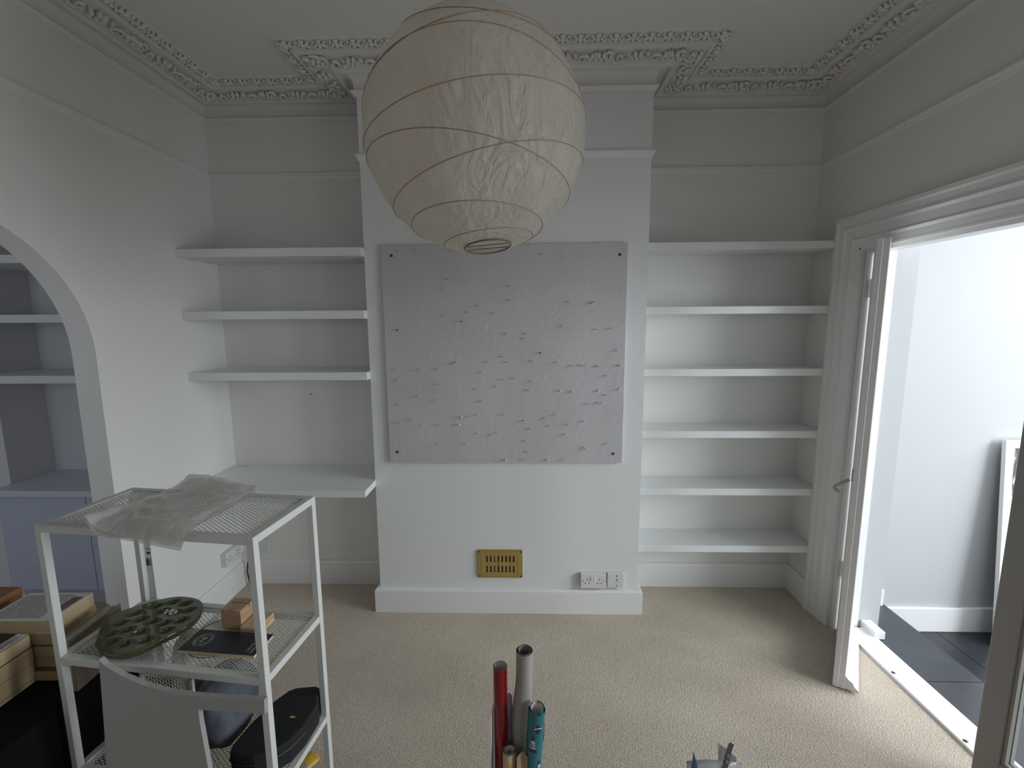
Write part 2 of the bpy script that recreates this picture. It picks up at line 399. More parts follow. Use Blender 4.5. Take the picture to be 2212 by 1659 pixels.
# ---------------- extension beyond the door
KB = 2.585; KZ = -0.17
slate = mat('slate_tile', (0.070,0.074,0.085), 0.28, bump=(6,0.05,0.004), var=(5,(0.058,0.061,0.068)))
ef = struct(bx(1.902, 2.186, -1.4, KB, -0.20, -0.012).build('floor_extension', mat('grout', (0.05,0.05,0.05), 0.9)))
TILE = bx(0,0.280,0,0.596,-0.010,0.0).mesh('tile', slate)
for i in range(6): link('tile', TILE, ef, Matrix.Translation((1.904, KB-0.60*(i+1)+0.002, -0.003)))
dslate = mat('dark_slate_tile', (0.026,0.028,0.033), 0.4, bump=(6,0.05,0.004))
eg = struct(bx(2.186, 6.3, -1.4, KB, KZ-0.1, KZ-0.008).build('floor_extension_lower', MATS['grout']))
SMALLT = bx(0,0.108,0,0.596,-0.008,0).mesh('tile', dslate); BIGT = bx(0,0.596,0,0.596,-0.008,0).mesh('tile', dslate)
for i in range(6):
    link('tile', SMALLT, eg, Matrix.Translation((2.188+0.20, KB-0.60*(i+1)+0.002, KZ)))
    link('tile', SMALLT, eg, Matrix.Translation((2.188+0.09, KB-0.60*(i+1)+0.002, KZ)))
    for j in range(6): link('tile', BIGT, eg, Matrix.Translation((2.50+0.6*j, KB-0.60*(i+1)+0.002, KZ)))
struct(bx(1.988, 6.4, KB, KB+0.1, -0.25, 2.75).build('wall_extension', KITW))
struct(bx(2.186, 6.3, KB-0.020, KB, KZ, KZ+0.155).build('baseboard_extension', GLOSS, bevel=0.004))
struct(bx(1.990, 2.165, KB-0.020, KB, -0.003, 0.10).build('baseboard_step', GLOSS, bevel=0.004))
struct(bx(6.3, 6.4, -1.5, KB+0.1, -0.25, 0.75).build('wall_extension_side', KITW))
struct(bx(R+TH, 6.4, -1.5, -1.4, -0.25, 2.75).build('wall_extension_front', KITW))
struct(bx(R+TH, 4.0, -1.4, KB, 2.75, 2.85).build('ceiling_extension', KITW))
# ---------------- next room seen through the arch
NB = 2.83
struct(bx(-4.6, L-0.6, -1.5, NB+0.1, -0.1, 0.0).build('floor_next_room', CARPET))
struct(bx(-4.6, L-LT, NB, NB+0.1, 0, CEIL).build('wall_next_back', NEXTW))
struct(bx(-4.6, -3.12, 2.56, NB, 0, CEIL).build('wall_next_chimney', NEXTW))
struct(bx(-4.7, -4.6, -1.5, NB+0.1, 0, CEIL).build('wall_next_side', NEXTW))
struct(bx(-4.6, L-LT, -1.6, -1.5, 0, CEIL).build('wall_next_front', NEXTW))
struct(bx(-4.7, L-LT, -1.6, NB+0.1, CEIL, CEIL+0.1).build('ceiling_next_room', CEILM))

# ---------------- french door leaves
def door_leaf(name, loc, ang, flip, w_=0.498, t=0.046, h=2.040, PAINT=None):
    PAINT = PAINT or GLOSS
    root = empty(name, loc, ang); struct(root)
    y0, y1 = 0.0, t
    rs = 0.014
    sw = 0.080
    st = MB()
    # meeting stile is rebated: a step half way through its thickness
    if not flip:
        st.box(w_-sw, w_, 0, t*0.5, 0.006, h); st.box(w_-sw, w_-rs*0.2, t*0.5, t, 0.006, h)
    else:
        st.box(w_-sw, w_-rs, 0, t*0.5, 0.006, h); st.box(w_-sw, w_, t*0.5, t, 0.006, h)
    st.build('stile', PAINT, root, bevel=0.003)
    bx(0, sw, 0, t, 0.006, h).build('stile', PAINT, root, bevel=0.003)
    for z0, z1 in ((0.006,0.16),(h-0.09,h)): bx(sw, w_-sw, 0.001, t-0.001, z0, z1).build('rail', PAINT, root, bevel=0.002)
    for z0, z1 in ((0.16,h-0.09),):
        bd = MB()
        for ya, yb in ((0.006,0.020),(t-0.020,t-0.006)):
            bd.box(sw, sw+0.012, ya, yb, z0, z1); bd.box(w_-sw-0.012, w_-sw, ya, yb, z0, z1)
            bd.box(sw+0.012, w_-sw-0.012, ya, yb, z0, z0+0.012); bd.box(sw+0.012, w_-sw-0.012, ya, yb, z1-0.012, z1)
        bd.build('glazing_bead', PAINT, root)
        bx(sw, w_-sw, t/2-0.002, t/2+0.002, z0, z1).build('glass_pane', GLASS, root)
    # weather bar on the outer face
    yo, s = (t, 1) if not flip else (0, -1)
    prof = [(0,0.012),(0.052,0.012),(0.052,0.022),(0.036,0.034),(0.028,0.052),(0.012,0.060),(0.0,0.074)]
    M = Matrix(((0,0,1,0),(s,0,0,yo),(0,1,0,0),(0,0,0,1)))
    wb = MB(); wb.prism(prof, 0.01, w_-0.004, M); wb.build('weather_bar', PAINT, root)
    return root
d1 = door_leaf('door_1', (1.745,2.352,0), math.atan2(1.945-2.352,1.449-1.745), False, 0.503)
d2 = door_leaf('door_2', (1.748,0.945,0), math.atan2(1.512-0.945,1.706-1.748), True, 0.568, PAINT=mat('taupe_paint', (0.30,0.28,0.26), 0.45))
# handle on the open leaf's room face (y=0 side), curved lever on a small plate
hp = bx(0.440,0.452,-0.005,0.0,0.985,1.045).build('handle_plate', CHROME, d1, bevel=0.002)
hh = MB(); pts = []
for i in range(13):
    a = i/12; ang = -0.3+a*3.5
    pts.append((0.446-0.004*i/12, -0.012-0.052*math.sin(a*2.55), 0.992-0.062*a-0.012*math.sin(a*3.1)))
hh.tube(pts, [0.0075]*9+[0.008,0.009,0.010,0.008], 8)
hh.build('handle', mat('painted_handle', (0.50,0.48,0.46), 0.4), d1, smooth=True)
for z in (0.36, 1.865):
    k = MB(); k.tube([(-0.006,-0.006,z-0.045),(-0.006,-0.006,z+0.045)], 0.0065, 8); k.box(0.0,0.028,-0.0022,0.0,z-0.045,z+0.045)
    k.build('hinge', mat('hinge_white', (0.72,0.70,0.66), 0.4), d1)

# ================================================================== SHELVES AND DESK
def shelf(x0, x1, y0, z1, t, label, group, nb=None, cat='shelf'):
    o = bx(x0, x1, y0, B if nb is None else nb, z1-t, z1).build('floating_shelf', SHELFM, bevel=0.002)
    return tag(o, label, cat, group)
for z, lab in ((2.106,'topmost white floating shelf in the left alcove'),(1.776,'middle of three white floating shelves in the left alcove'),(1.441,'lowest floating shelf in the left alcove, above the white desktop')):
    shelf(L, X0, 2.434, z, 0.044, lab, 'white shelves in the left alcove')
for i, (z, lab) in enumerate(((2.132,'topmost white shelf in the right alcove beside the door'),(1.787,'second white shelf from the top in the right alcove'),(1.4405,'third white shelf from the top in the right alcove'),(1.083,'third white shelf from the bottom in the right alcove'),(0.740,'second white shelf from the bottom in the right alcove'),(0.387,'lowest white shelf in the right alcove, just above the skirting'))):
    shelf(X1, R, 2.545, z, 0.041, lab, 'white shelves in the right alcove')
d = MB(); zt, zb = 0.811, 0.775
hx0, hx1, hy0, hy1 = -1.815, -1.745, 2.715, 2.740
for x0, x1, y0, y1 in ((L,hx0,2.306,B),(hx1,X0,2.306,B),(hx0,hx1,2.306,hy0),(hx0,hx1,hy1,B)): d.box(x0,x1,y0,y1,zb,zt)
dk = empty('floating_desk', (0,0,0))
d2m = d.build('desktop', SHELFM, dk)
bx(X0-0.0005, X0+0.0025, 2.306, 2.478, zb, zt).build('end_cap', SHELFM, dk)
bx(hx0, hx1, hy0, hy1, zb-0.004, zb).build('cable_hole', mat('hole_grey', (0.16,0.16,0.155), 0.8), dk)
tag(dk, 'white floating desktop board across the left alcove', 'desk')
# shelves and cabinet in the next room
for z, lab in ((2.085,'topmost white shelf seen through the arch'),(1.765,'middle white shelf seen through the arch'),(1.428,'lowest white shelf seen through the arch')):
    shelf(-3.12, L-LT, 2.43, z, 0.044, lab, 'shelves in the next room', NB)
tag(bx(-3.12, L-LT, 2.44, NB, 0.717, 0.753).build('worktop', mat('pale_worktop', (0.70,0.72,0.78), 0.45), bevel=0.002), 'pale worktop on the blue-white cabinet beyond the arch', 'worktop')
cab = empty('base_cabinet', (-2.54,2.66,0))
cab_b = bx(-0.578,0.574,-0.165,0.168,0.11,0.716).build('body', BLUEDOOR, cab)
bx(-0.57,0.564,-0.13,0.16,0,0.11).build('plinth', mat('plinth', (0.5,0.5,0.54), 0.6), cab)
for x0, x1 in ((-0.578,-0.042),(-0.038,0.572)): bx(x0,x1,-0.185,-0.166,0.115,0.712).build('door', BLUEDOOR, cab, bevel=0.0015)
tag(cab, 'pale blue flat-fronted cabinet beyond the arch', 'cabinet')

# ================================================================== PINBOARD
BY = CH-0.020
pb = empty('pinboard', (-0.103,BY,1.519))
def boardpt(u, v):
    x = -0.655+1.310*u; z = -0.599+1.198*v
    e = (u in (0.0,1.0)) or (v in (0.0,1.0))
    j = 0.002*noise.noise(Vector((x*9,z*9,3)))
    return (x+(j if u in (0.0,1.0) else 0), 0.0009*noise.noise(Vector((x*40,z*40,0))), z+(j if v in (0.0,1.0) else 0))
g = MB(); g.grid(boardpt, 60, 54)
edge = [boardpt(i/60,0.0) for i in range(61)]+[boardpt(1.0,i/54) for i in range(1,55)]+[boardpt(i/60,1.0) for i in range(59,-1,-1)]+[boardpt(0.0,i/54) for i in range(53,0,-1)]
k = len(edge); g.add(edge+[(p[0],0.0195,p[2]) for p in edge], [(i,(i+1)%k,k+(i+1)%k,k+i) for i in range(k)])
felt = mat('pinboard_fibre', (0.60,0.575,0.585), 0.85, bump=(110,0.22,0.002), var=(4,(0.565,0.545,0.555)))
g.build('board', felt, pb)
scr = MB().lathe([(0.0001,0.0012),(0.0078,0.0012),(0.0078,0.0)], 12, Matrix.Rotation(math.pi/2,4,'X')).mesh('screw', mat('dark_brass', (0.06,0.045,0.035), 0.5, 0.4))
for u, v in ((200,222),(1718,214),(240,1525),(1672,1537)):
    dd = raydir(780+u/3.0719, 480+v/3.0719); t_ = (BY-0.0025)/dd.y
    link('screw', scr, pb, Matrix.Translation((dd.x*t_+0.103, -0.0004, CAMZ+dd.z*t_-1.519)))
tag(pb, 'large grey fibre pinboard screwed to the chimney breast', 'pinboard')
PINM = {'clear': film('clear_plastic', (0.75,0.74,0.73), 0.45, 0.15, 0.0), 'white': mat('pin_white', (0.85,0.85,0.84), 0.3), 'yellow': mat('pin_yellow', (0.75,0.45,0.03), 0.35), 'black': mat('pin_black', (0.01,0.01,0.01), 0.4), 'red': mat('pin_red', (0.6,0.12,0.05), 0.4)}
def pinmesh(k):
    s = 0.75 if k in ('black','red') else 1.0
    prof = [(0.0001,0.019),(0.0042*s,0.019),(0.0045*s,0.0175),(0.0028*s,0.0150),(0.0026*s,0.0080),(0.0046*s,0.0065),(0.0048*s,0.0050),(0.0008,0.0046),(0.0006,0.0)]
    return MB().lathe(prof, 9, Matrix.Rotation(math.pi/2,4,'X')).mesh('push_pin', PINM[k], True)
PINME = {k: pinmesh(k) for k in PINM}
pins = {'clear': [(237,190),(370,184),(1197,210),(1348,226),(583,379),(704,399),(985,423),(550,441),(988,518),(1388,529),(1557,527),(1540,536),(780,556),(712,597),(880,607),(553,617),(1342,690),(1572,714),(1662,705),(965,742),(1100,741),(1085,771),(1703,852),(938,892),(630,931),(613,940),(838,931),(972,931),(1138,925),(1300,931),(1405,952),(1460,948),(1490,953),(228,977),(383,980),(510,977),(798,997),(1632,1019),(238,1052),(945,1047),(1025,1040),(513,1079),(1130,1061),(897,1094),(768,1110),(1113,1117),(375,1157),(503,1183),(798,1190),(250,1208),(1515,1208),(1630,1150),(1580,1200),(1600,1205),(768,1280),(715,1292),(945,1280),(1298,1278),(1218,1304),(1480,1323),(320,1310),(345,1318),(257,1337),(402,1350),(522,1350),(1255,1357),(1380,1347),(1123,1376),(775,1405),(905,1398),(870,1415),(1352,1410),(1090,1456),(518,1475),(697,1473),(1635,1473),(1103,1530),(1085,1580),(1352,1578),(1480,1498),(1495,1508)],
 'white': [(665,1298),(648,1347),(1322,1121),(1405,1128),(1577,1120),(1718,1109),(960,1580),(1240,1582)],
 'yellow': [(1577,957),(1720,954)], 'black': [(665,660),(238,713),(1187,866)], 'red': [(1078,1318)]}
PLAB = {'clear':'clear plastic push pin stuck in the grey pinboard','white':'white push pin stuck in the lower half of the pinboard','black':'tiny black-headed pin stuck in the pinboard','red':'tiny red-headed pin low on the grey pinboard'}
for kind, lst in pins.items():
    for i, (u, v) in enumerate(lst):
        dd = raydir(780+u/3.0719, 480+v/3.0719); t_ = (BY-0.019)/dd.y
        o = link('push_pin', PINME[kind], None, Matrix.Translation((dd.x*t_, BY+0.0005, CAMZ+dd.z*t_)) @ Matrix.Rotation(random.uniform(-0.2,0.2),4,'X') @ Matrix.Rotation(random.uniform(-0.2,0.2),4,'Z'))
        if kind == 'yellow': tag(o, ('left of the two yellow pins on the pinboard','yellow pin at the right edge of the pinboard')[i], 'pin', 'yellow pins on the pinboard')
        elif kind == 'black': tag(o, ('tiny black-headed pin left of centre on the pinboard','tiny black-headed pin near the left edge of the pinboard','tiny black-headed pin right of centre on the pinboard')[i], 'pin', 'black pins on the pinboard')
        elif kind == 'white': tag(o, ('upper of two white pins low left of centre on the pinboard','lower of two white pins low left of centre on the pinboard','leftmost of four white pins in a row at right of the pinboard','second white pin from the left in the right-hand row of four','third white pin from the left in the right-hand row of four','white pin at the right edge of the pinboard below the yellow pin','left of two white pins on the bottom edge of the pinboard','right of two white pins on the bottom edge of the pinboard')[i], 'pin', 'white pins on the pinboard')
        else: tag(o, PLAB[kind], 'pin', kind+' pins on the pinboard')

# ================================================================== VENT AND SOCKETS
BRASS = mat('brass_paint', (0.50,0.355,0.105), 0.4, 0.35)
gx, gz, gw, gh = -0.139, 0.3035, 0.258, 0.167
vg = empty('air_vent', (gx, CH, gz))
sl_w, sl_h = 0.011, 0.041; xs = [-0.0785+i*0.0224 for i in range(8)]
fp = MB(); ya, yb = -0.012, -0.008
rows = ((0.032,),( -0.032,))
zl = [-gh/2, -0.032-sl_h/2, -0.032+sl_h/2, 0.032-sl_h/2, 0.032+sl_h/2, gh/2]
for a, b in ((0,1),(2,3),(4,5)): fp.box(-gw/2, gw/2, ya, yb, zl[a], zl[b])
for a, b in ((1,2),(3,4)):
    ex = [-gw/2]+[q for x in xs for q in (x-sl_w/2, x+sl_w/2)]+[gw/2]
    for i in range(0, len(ex), 2): fp.box(ex[i], ex[i+1], ya, yb, zl[a], zl[b])
for sx in (-1, 1): fp.box(sx*gw/2-0.0015, sx*gw/2+0.0015, -0.012, 0, -gh/2, gh/2)
fp.box(-gw/2, gw/2, -0.012, 0, gh/2-0.0015, gh/2+0.0015); fp.box(-gw/2, gw/2, -0.012, 0, -gh/2-0.0015, -gh/2+0.0015)
fp.build('front_plate', BRASS, vg)
rim = MB()
for (x0,x1,z0,z1) in ((-0.108,0.108,0.066,0.070),(-0.108,0.108,-0.070,-0.066),(-0.110,-0.106,-0.068,0.068),(0.106,0.110,-0.068,0.068)): rim.box(x0,x1,-0.0138,-0.012,z0,z1)
rim.build('raised_rim', BRASS, vg, bevel=0.0008)
bx(-gw/2+0.004, gw/2-0.004, -0.003, -0.001, -gh/2+0.004, gh/2-0.004).build('back_plate', DARK, vg)
for zc in (0.032, -0.032):
    sl = MB()
    for i, x in enumerate(xs): sl.box(x-0.009, x-0.001 if i != 2 else x+0.006, -0.0075, -0.006, zc-0.018, zc+0.018)
    sl.build('slider', mat('slider_grey', (0.22,0.20,0.17), 0.5), vg)
kn = MB().ball((-0.002,-0.017,0.0), 0.005, 0.006, 0.007, 8, 6).build('knob', BRASS, vg, smooth=True)
for x in (-0.066, 0.0, 0.066): bx(x-0.008, x+0.006, -0.0126, -0.0118, -0.0015, 0.0005).build('slot', DARK, vg)
for sx in (-1,1):
    for sz in (-1,1): MB().lathe([(0.0001,0.0130),(0.0045,0.0130),(0.0045,0.0118)], 10, Matrix.Rotation(math.pi/2,4,'X')).build('screw', DARK, vg).location = (sx*(gw/2-0.009), 0, sz*(gh/2-0.008))
tag(vg, 'gold metal hit-and-miss air vent low on the chimney breast', 'vent')

def faceplate(name, loc, rz, w_, h_, depth, holes, switches, label, face_depth=0.006):
    t = empty(name, loc, rz)
    bx(-w_/2, w_/2, -depth+face_depth, 0, -h_/2, h_/2).build('back_box', PLASTICW, t, bevel=0.004)
    bx(-w_/2, w_/2, -depth, -depth+face_depth, -h_/2, h_/2).build('faceplate', PLASTICW, t, bevel=0.003)
    for (x, z, a, b) in holes: bx(x-a/2, x+a/2, -depth-0.0006, -depth+0.002, z-b/2, z+b/2).build('pin_hole', DARK, t)
    for (x, z) in switches:
        s = MB(); s.add([(x-0.006,-depth,z-0.011),(x+0.006,-depth,z-0.011),(x+0.006,-depth,z+0.011),(x-0.006,-depth,z+0.011),(x-0.006,-depth-0.006,z-0.011),(x+0.006,-depth-0.006,z-0.011),(x+0.006,-depth-0.002,z+0.011),(x-0.006,-depth-0.002,z+0.011)], [(0,3,2,1),(4,5,6,7),(0,1,5,4),(1,2,6,5),(2,3,7,6),(3,0,4,7)])
        s.build('switch', mat('switch_white',(0.80,0.80,0.79),0.3), t)
    tag(t, label, 'socket'); return t
def g13(cx, cz): return [(cx,cz+0.012,0.004,0.008),(cx-0.011,cz-0.010,0.007,0.004),(cx+0.011,cz-0.010,0.007,0.004)]
dbl = g13(-0.036,0)+g13(0.036,0)+[(-0.060,0.004,0.005,0.005),(0.060,0.004,0.005,0.005)]
faceplate('double_socket', (0.404,CH,0.209), 0, 0.146, 0.086, 0.032, dbl, [(-0.008,0.022),(0.008,0.022)], 'white double power socket above the chimney breast skirting')
faceplate('aerial_outlet', (0.535,CH,0.209), 0, 0.094, 0.086, 0.022, [(0.006,0.030,0.007,0.007),(0.006,0.006,0.007,0.007),(-0.001,-0.006,0.004,0.004),(0.013,-0.006,0.004,0.004),(0.006,-0.030,0.006,0.006)], [], 'square white outlet plate right of the double socket')
faceplate('double_socket', (L,2.615,0.270), math.pi/2, 0.146, 0.086, 0.034, dbl, [(-0.006,0.022),(0.006,0.022)], 'white double power socket on the left wall under the desktop')
faceplate('fused_outlet', (-1.715,B,0.262), 0, 0.086, 0.086, 0.018, [(0.022,0.0,0.005,0.005),(-0.022,0.0,0.005,0.005)], [], 'square white outlet on the back wall under the desktop')
c = MB(); c.tube([(-1.798,2.735,0.235),(-1.790,2.722,0.20),(-1.806,2.716,0.15),(-1.812,2.714,0.10),(-1.806,2.716,0.05),(-1.795,2.720,0.006)], 0.006, 8)
tag(c.build('power_cable', mat('cable_grey',(0.09,0.085,0.08),0.5), smooth=True), 'dark cable running down the corner skirting under the desk', 'cable')
tag(MB().lathe([(0.0001,0.004),(0.004,0.004),(0.005,0.0)], 8, Matrix.Translation((-1.335,B,1.268)) @ Matrix.Rotation(math.pi/2,4,'X')).build('wall_plug', mat('plug_grey',(0.3,0.3,0.28),0.7)), 'tiny screw hole plug in the left alcove wall', 'wall plug')

# ================================================================== PAPER LANTERN
LC = Vector((-0.1283,1.3174,2.2043)); LR = 0.30
RIBS = [((-0.275,0.08,0.958),0.45),((-0.012,0.42,0.907),0.05),((-0.158,0.029,0.987),0.001),((0.137,0.124,0.983),-0.403),((-0.243,0.058,0.968),-0.467),((-0.019,0.155,0.988),-0.807),((-0.12,0.057,0.991),-0.91),
        ((0.10,-0.12,0.985),0.70),((-0.05,0.05,0.997),0.86)]
RIBS = [(Vector(n_).normalized(), d_) for n_, d_ in RIBS]
AXIS = Vector((-0.107,0.112,0.988)).normalized()
lamp = empty('paper_lantern', LC)
def shade_pt(u, v):
    th_ = math.radians(12.3)+(math.pi-math.radians(24.6))*v; ph = 2*math.pi*u
    d_ = Vector((math.sin(th_)*math.cos(ph), math.sin(th_)*math.sin(ph), -math.cos(th_)))
    d_ = Vector((0,0,1)).rotation_difference(AXIS) @ d_
    g_ = min(abs(n_.dot(d_)-q) for n_, q in RIBS)
    sag = 0.016*min(1, (g_/0.22))**0.8
    wr = noise.noise(Vector((ph*7, d_.z*2.4, 1.3)))*0.0050 + noise.noise(Vector((d_.x*18, d_.y*18, d_.z*9)))*0.0045 + noise.noise(Vector((ph*22, d_.z*6, 7.7)))*0.0028
    ed = min(1, g_/0.05)
    cr = abs(noise.noise(Vector((ph*11+d_.z*2, d_.z*7, 5.1))))*0.006
    return tuple(d_*LR*(1-sag+wr*ed-cr*ed))
PAPER = bpy.data.materials.new('rice_paper'); PAPER.use_nodes = True
nt = PAPER.node_tree
for n_ in list(nt.nodes): nt.nodes.remove(n_)
out = nt.nodes.new('ShaderNodeOutputMaterial'); df = nt.nodes.new('ShaderNodeBsdfDiffuse'); tr = nt.nodes.new('ShaderNodeBsdfTranslucent'); gl = nt.nodes.new('ShaderNodeBsdfGlossy')
mx = nt.nodes.new('ShaderNodeMixShader'); mx2 = nt.nodes.new('ShaderNodeMixShader'); _l, fr = schlick(nt, 0.035, 0.5)
tc = nt.nodes.new('ShaderNodeTexCoord'); mp = nt.nodes.new('ShaderNodeMapping'); mp.inputs['Scale'].default_value = (1,1,0.45)
nz = nt.nodes.new('ShaderNodeTexNoise'); nz.inputs['Scale'].default_value = 16; nz.inputs['Detail'].default_value = 5; nz.inputs['Distortion'].default_value = 2.0
bp = nt.nodes.new('ShaderNodeBump'); bp.inputs['Strength'].default_value = 1.0; bp.inputs['Distance'].default_value = 0.014
cv = nt.nodes.new('ShaderNodeValToRGB'); n2 = nt.nodes.new('ShaderNodeTexNoise'); n2.inputs['Scale'].default_value = 5; n2.inputs['Detail'].default_value = 3
cv.color_ramp.elements[0].color = (0.80,0.74,0.65,1); cv.color_ramp.elements[1].color = (0.88,0.84,0.765,1); cv.color_ramp.elements[0].position = 0.3; cv.color_ramp.elements[1].position = 0.6
nt.links.new(tc.outputs['Object'], mp.inputs[0]); nt.links.new(mp.outputs[0], nz.inputs['Vector']); nt.links.new(tc.outputs['Object'], n2.inputs['Vector'])
nt.links.new(nz.outputs['Fac'], bp.inputs['Height']); nt.links.new(n2.outputs['Fac'], cv.inputs['Fac'])
for s_ in (df, tr): nt.links.new(cv.outputs['Color'], s_.inputs[0])
for s_ in (df, tr, gl, _l): nt.links.new(bp.outputs['Normal'], s_.inputs['Normal'])
gl.inputs['Roughness'].default_value = 0.36; mx.inputs[0].default_value = 0.60
nt.links.new(df.outputs[0], mx.inputs[1]); nt.links.new(tr.outputs[0], mx.inputs[2])
nt.links.new(fr.outputs[0], mx2.inputs[0]); nt.links.new(mx.outputs[0], mx2.inputs[1]); nt.links.new(gl.outputs[0], mx2.inputs[2]); nt.links.new(mx2.outputs[0], out.inputs[0])
MB().grid(shade_pt, 180, 120).build('paper_shade', PAPER, lamp, smooth=True)
RIBM = mat('bamboo_rib', (0.40,0.27,0.19), 0.6)
def ring(nrm, d_, rad, tr_):
    c_ = nrm*d_*rad; r_ = math.sqrt(max(0, 1-d_*d_))*rad
    a_ = nrm.orthogonal().normalized(); b_ = nrm.cross(a_)
    return [c_+(a_*math.cos(2*math.pi*i/72)+b_*math.sin(2*math.pi*i/72))*r_ for i in range(72)]
for n_, d_ in RIBS: MB().tube(ring(n_, d_, LR*1.0005, 0), 0.0013, 5, closed=True).build('rib', RIBM, lamp, smooth=True)
for s_ in (-1, 1): MB().tube(ring(AXIS, s_*0.977, LR, 0), 0.0022, 6, closed=True).build('end_ring', mat('ring_wire',(0.16,0.12,0.10),0.5), lamp, smooth=True)
wm = MB(); a_ = Vector((1,0.1,0.1)); a_ = (a_-AXIS*a_.dot(AXIS)).normalized(); b_ = AXIS.cross(a_)
for k in (-0.2, 0.35): wm.tube([-AXIS*LR*0.972+b_*LR*k*0.21-a_*LR*0.19, -AXIS*LR*0.972+b_*LR*k*0.21+a_*LR*0.19], 0.0014, 6)
wm.build('cross_wire', mat('ring_wire',(0.16,0.12,0.10),0.5), lamp)
MB().tube([(0,0,0.10),(0,0,CEIL-LC.z-0.03)], 0.0035, 8).build('cord', PLASTICW, lamp)
MB().lathe([(0.0001,0.13),(0.018,0.13),(0.020,0.05),(0.0001,0.05)], 14).build('lamp_holder', PLASTICW, lamp)
bl = MB(); bl.lathe([(0.013,0.05),(0.016,0.035),(0.030,0.0),(0.028,-0.02),(0.014,-0.034),(0.0001,-0.037)], 16); bl.build('bulb', mat('opal_bulb',(0.8,0.79,0.76),0.3), lamp, smooth=True)
MB().lathe([(0.0001,CEIL-LC.z-0.03),(0.030,CEIL-LC.z-0.028),(0.045,CEIL-LC.z)], 20).build('ceiling_rose', PLASTICW, lamp)
tag(lamp, 'round cream rice-paper lantern with curved wire ribs hanging from the ceiling', 'lamp')

# ================================================================== MESH SHELVING UNIT
TX, TY, TA = -1.343, 1.138, -0.107
TW, TD = 0.656, 0.284
TZ = [1.167, 0.767, 0.402, 0.045]
tr_ = empty('mesh_shelf_unit', (TX,TY,0), TA)
LEG = bx(0,0.020,0,0.020,0,TZ[0]).mesh('leg', METALW)
for x in (0, TW-0.020):
    for y in (0, TD-0.020): 
        o = link('leg', LEG, tr_, Matrix.Translation((x,y,0)))
        m_ = o.modifiers.new('bevel','BEVEL'); m_.width = 0.0015; m_.segments = 2
hexm = MB(); rr_ = 0.0063; hr = rr_*0.87
x0h, x1h, y0h, y1h = 0.020, TW-0.020, 0.020, TD-0.020
def hexes(mb, xa, xb, ya, yb, put):
    nx = int((xb-xa)/(1.5*rr_))+1; ny = int((yb-ya)/(math.sqrt(3)*rr_))+1
    cl = lambda p: put(min(max(p[0],xa-0.002),xb+0.002), min(max(p[1],ya-0.002),yb+0.002))
    for i in range(nx+1):
        for j in range(ny+1):
            cx = xa+1.5*rr_*i; cy = ya+math.sqrt(3)*rr_*(j+0.5*(i % 2))
            if cx > xb+0.001 or cy > yb+0.001: continue
            ov = [cl((cx+rr_*math.cos(k*math.pi/3), cy+rr_*math.sin(k*math.pi/3))) for k in range(6)]
            iv = [cl((cx+hr*math.cos(k*math.pi/3), cy+hr*math.sin(k*math.pi/3))) for k in range(6)]
            mb.add(ov+iv, [(k,(k+1)%6,6+(k+1)%6,6+k) for k in range(6)])
hexes(hexm, x0h, x1h, y0h, y1h, lambda x, y: (x, y, 0))
HEX = hexm.mesh('mesh_panel', METALW)
for zi, z in enumerate(TZ):
    fr_ = MB(); hh_ = 0.022
    fr_.box(0.020,TW-0.020,0.0,0.022,z-hh_,z); fr_.box(0.020,TW-0.020,TD-0.022,TD,z-hh_,z)
    fr_.box(0.0,0.022,0.020,TD-0.020,z-hh_,z); fr_.box(TW-0.022,TW,0.020,TD-0.020,z-hh_,z)
    so = fr_.build('shelf_frame', METALW, tr_, bevel=0.002)
    h_ = link('mesh_panel', HEX, so, Matrix.Translation((0,0,z-0.004))); h_['kind'] = 'stuff'
    m_ = h_.modifiers.new('solidify','SOLIDIFY'); m_.thickness = 0.0018
# sticker on the back left leg
stk = mat('sticker', (0.62,0.62,0.59), 0.5)
bx(0.020,0.044,TD-0.003,TD,TZ[3],TZ[0]-0.022).build('leg_flange', METALW, tr_)
sk_ = bx(0.0205,0.0435,TD-0.0036,TD-0.0030,0.87,0.965).build('sticker', stk, tr_)
for x0, x1, z0, z1 in ((0.0215,0.024,0.890,0.914),(0.0255,0.030,0.890,0.918),(0.0315,0.033,0.890,0.912),(0.037,0.039,0.890,0.918),(0.028,0.034,0.932,0.941),(0.035,0.040,0.933,0.940),(0.026,0.041,0.951,0.953)):
    bx(x0,x1,TD-0.0040,TD-0.0036,z0,z1).build('print', DARK, sk_)
tag(tr_, 'white metal shelving unit with hexagon mesh shelves and slim square legs', 'shelving unit')
def tl(x, y, z): 
    c_, s_ = math.cos(TA), math.sin(TA)
    return Vector((TX+c_*x-s_*y, TY+s_*x+c_*y, z))
# ---- things on the unit
Z1, Z2, Z3, Z4 = TZ
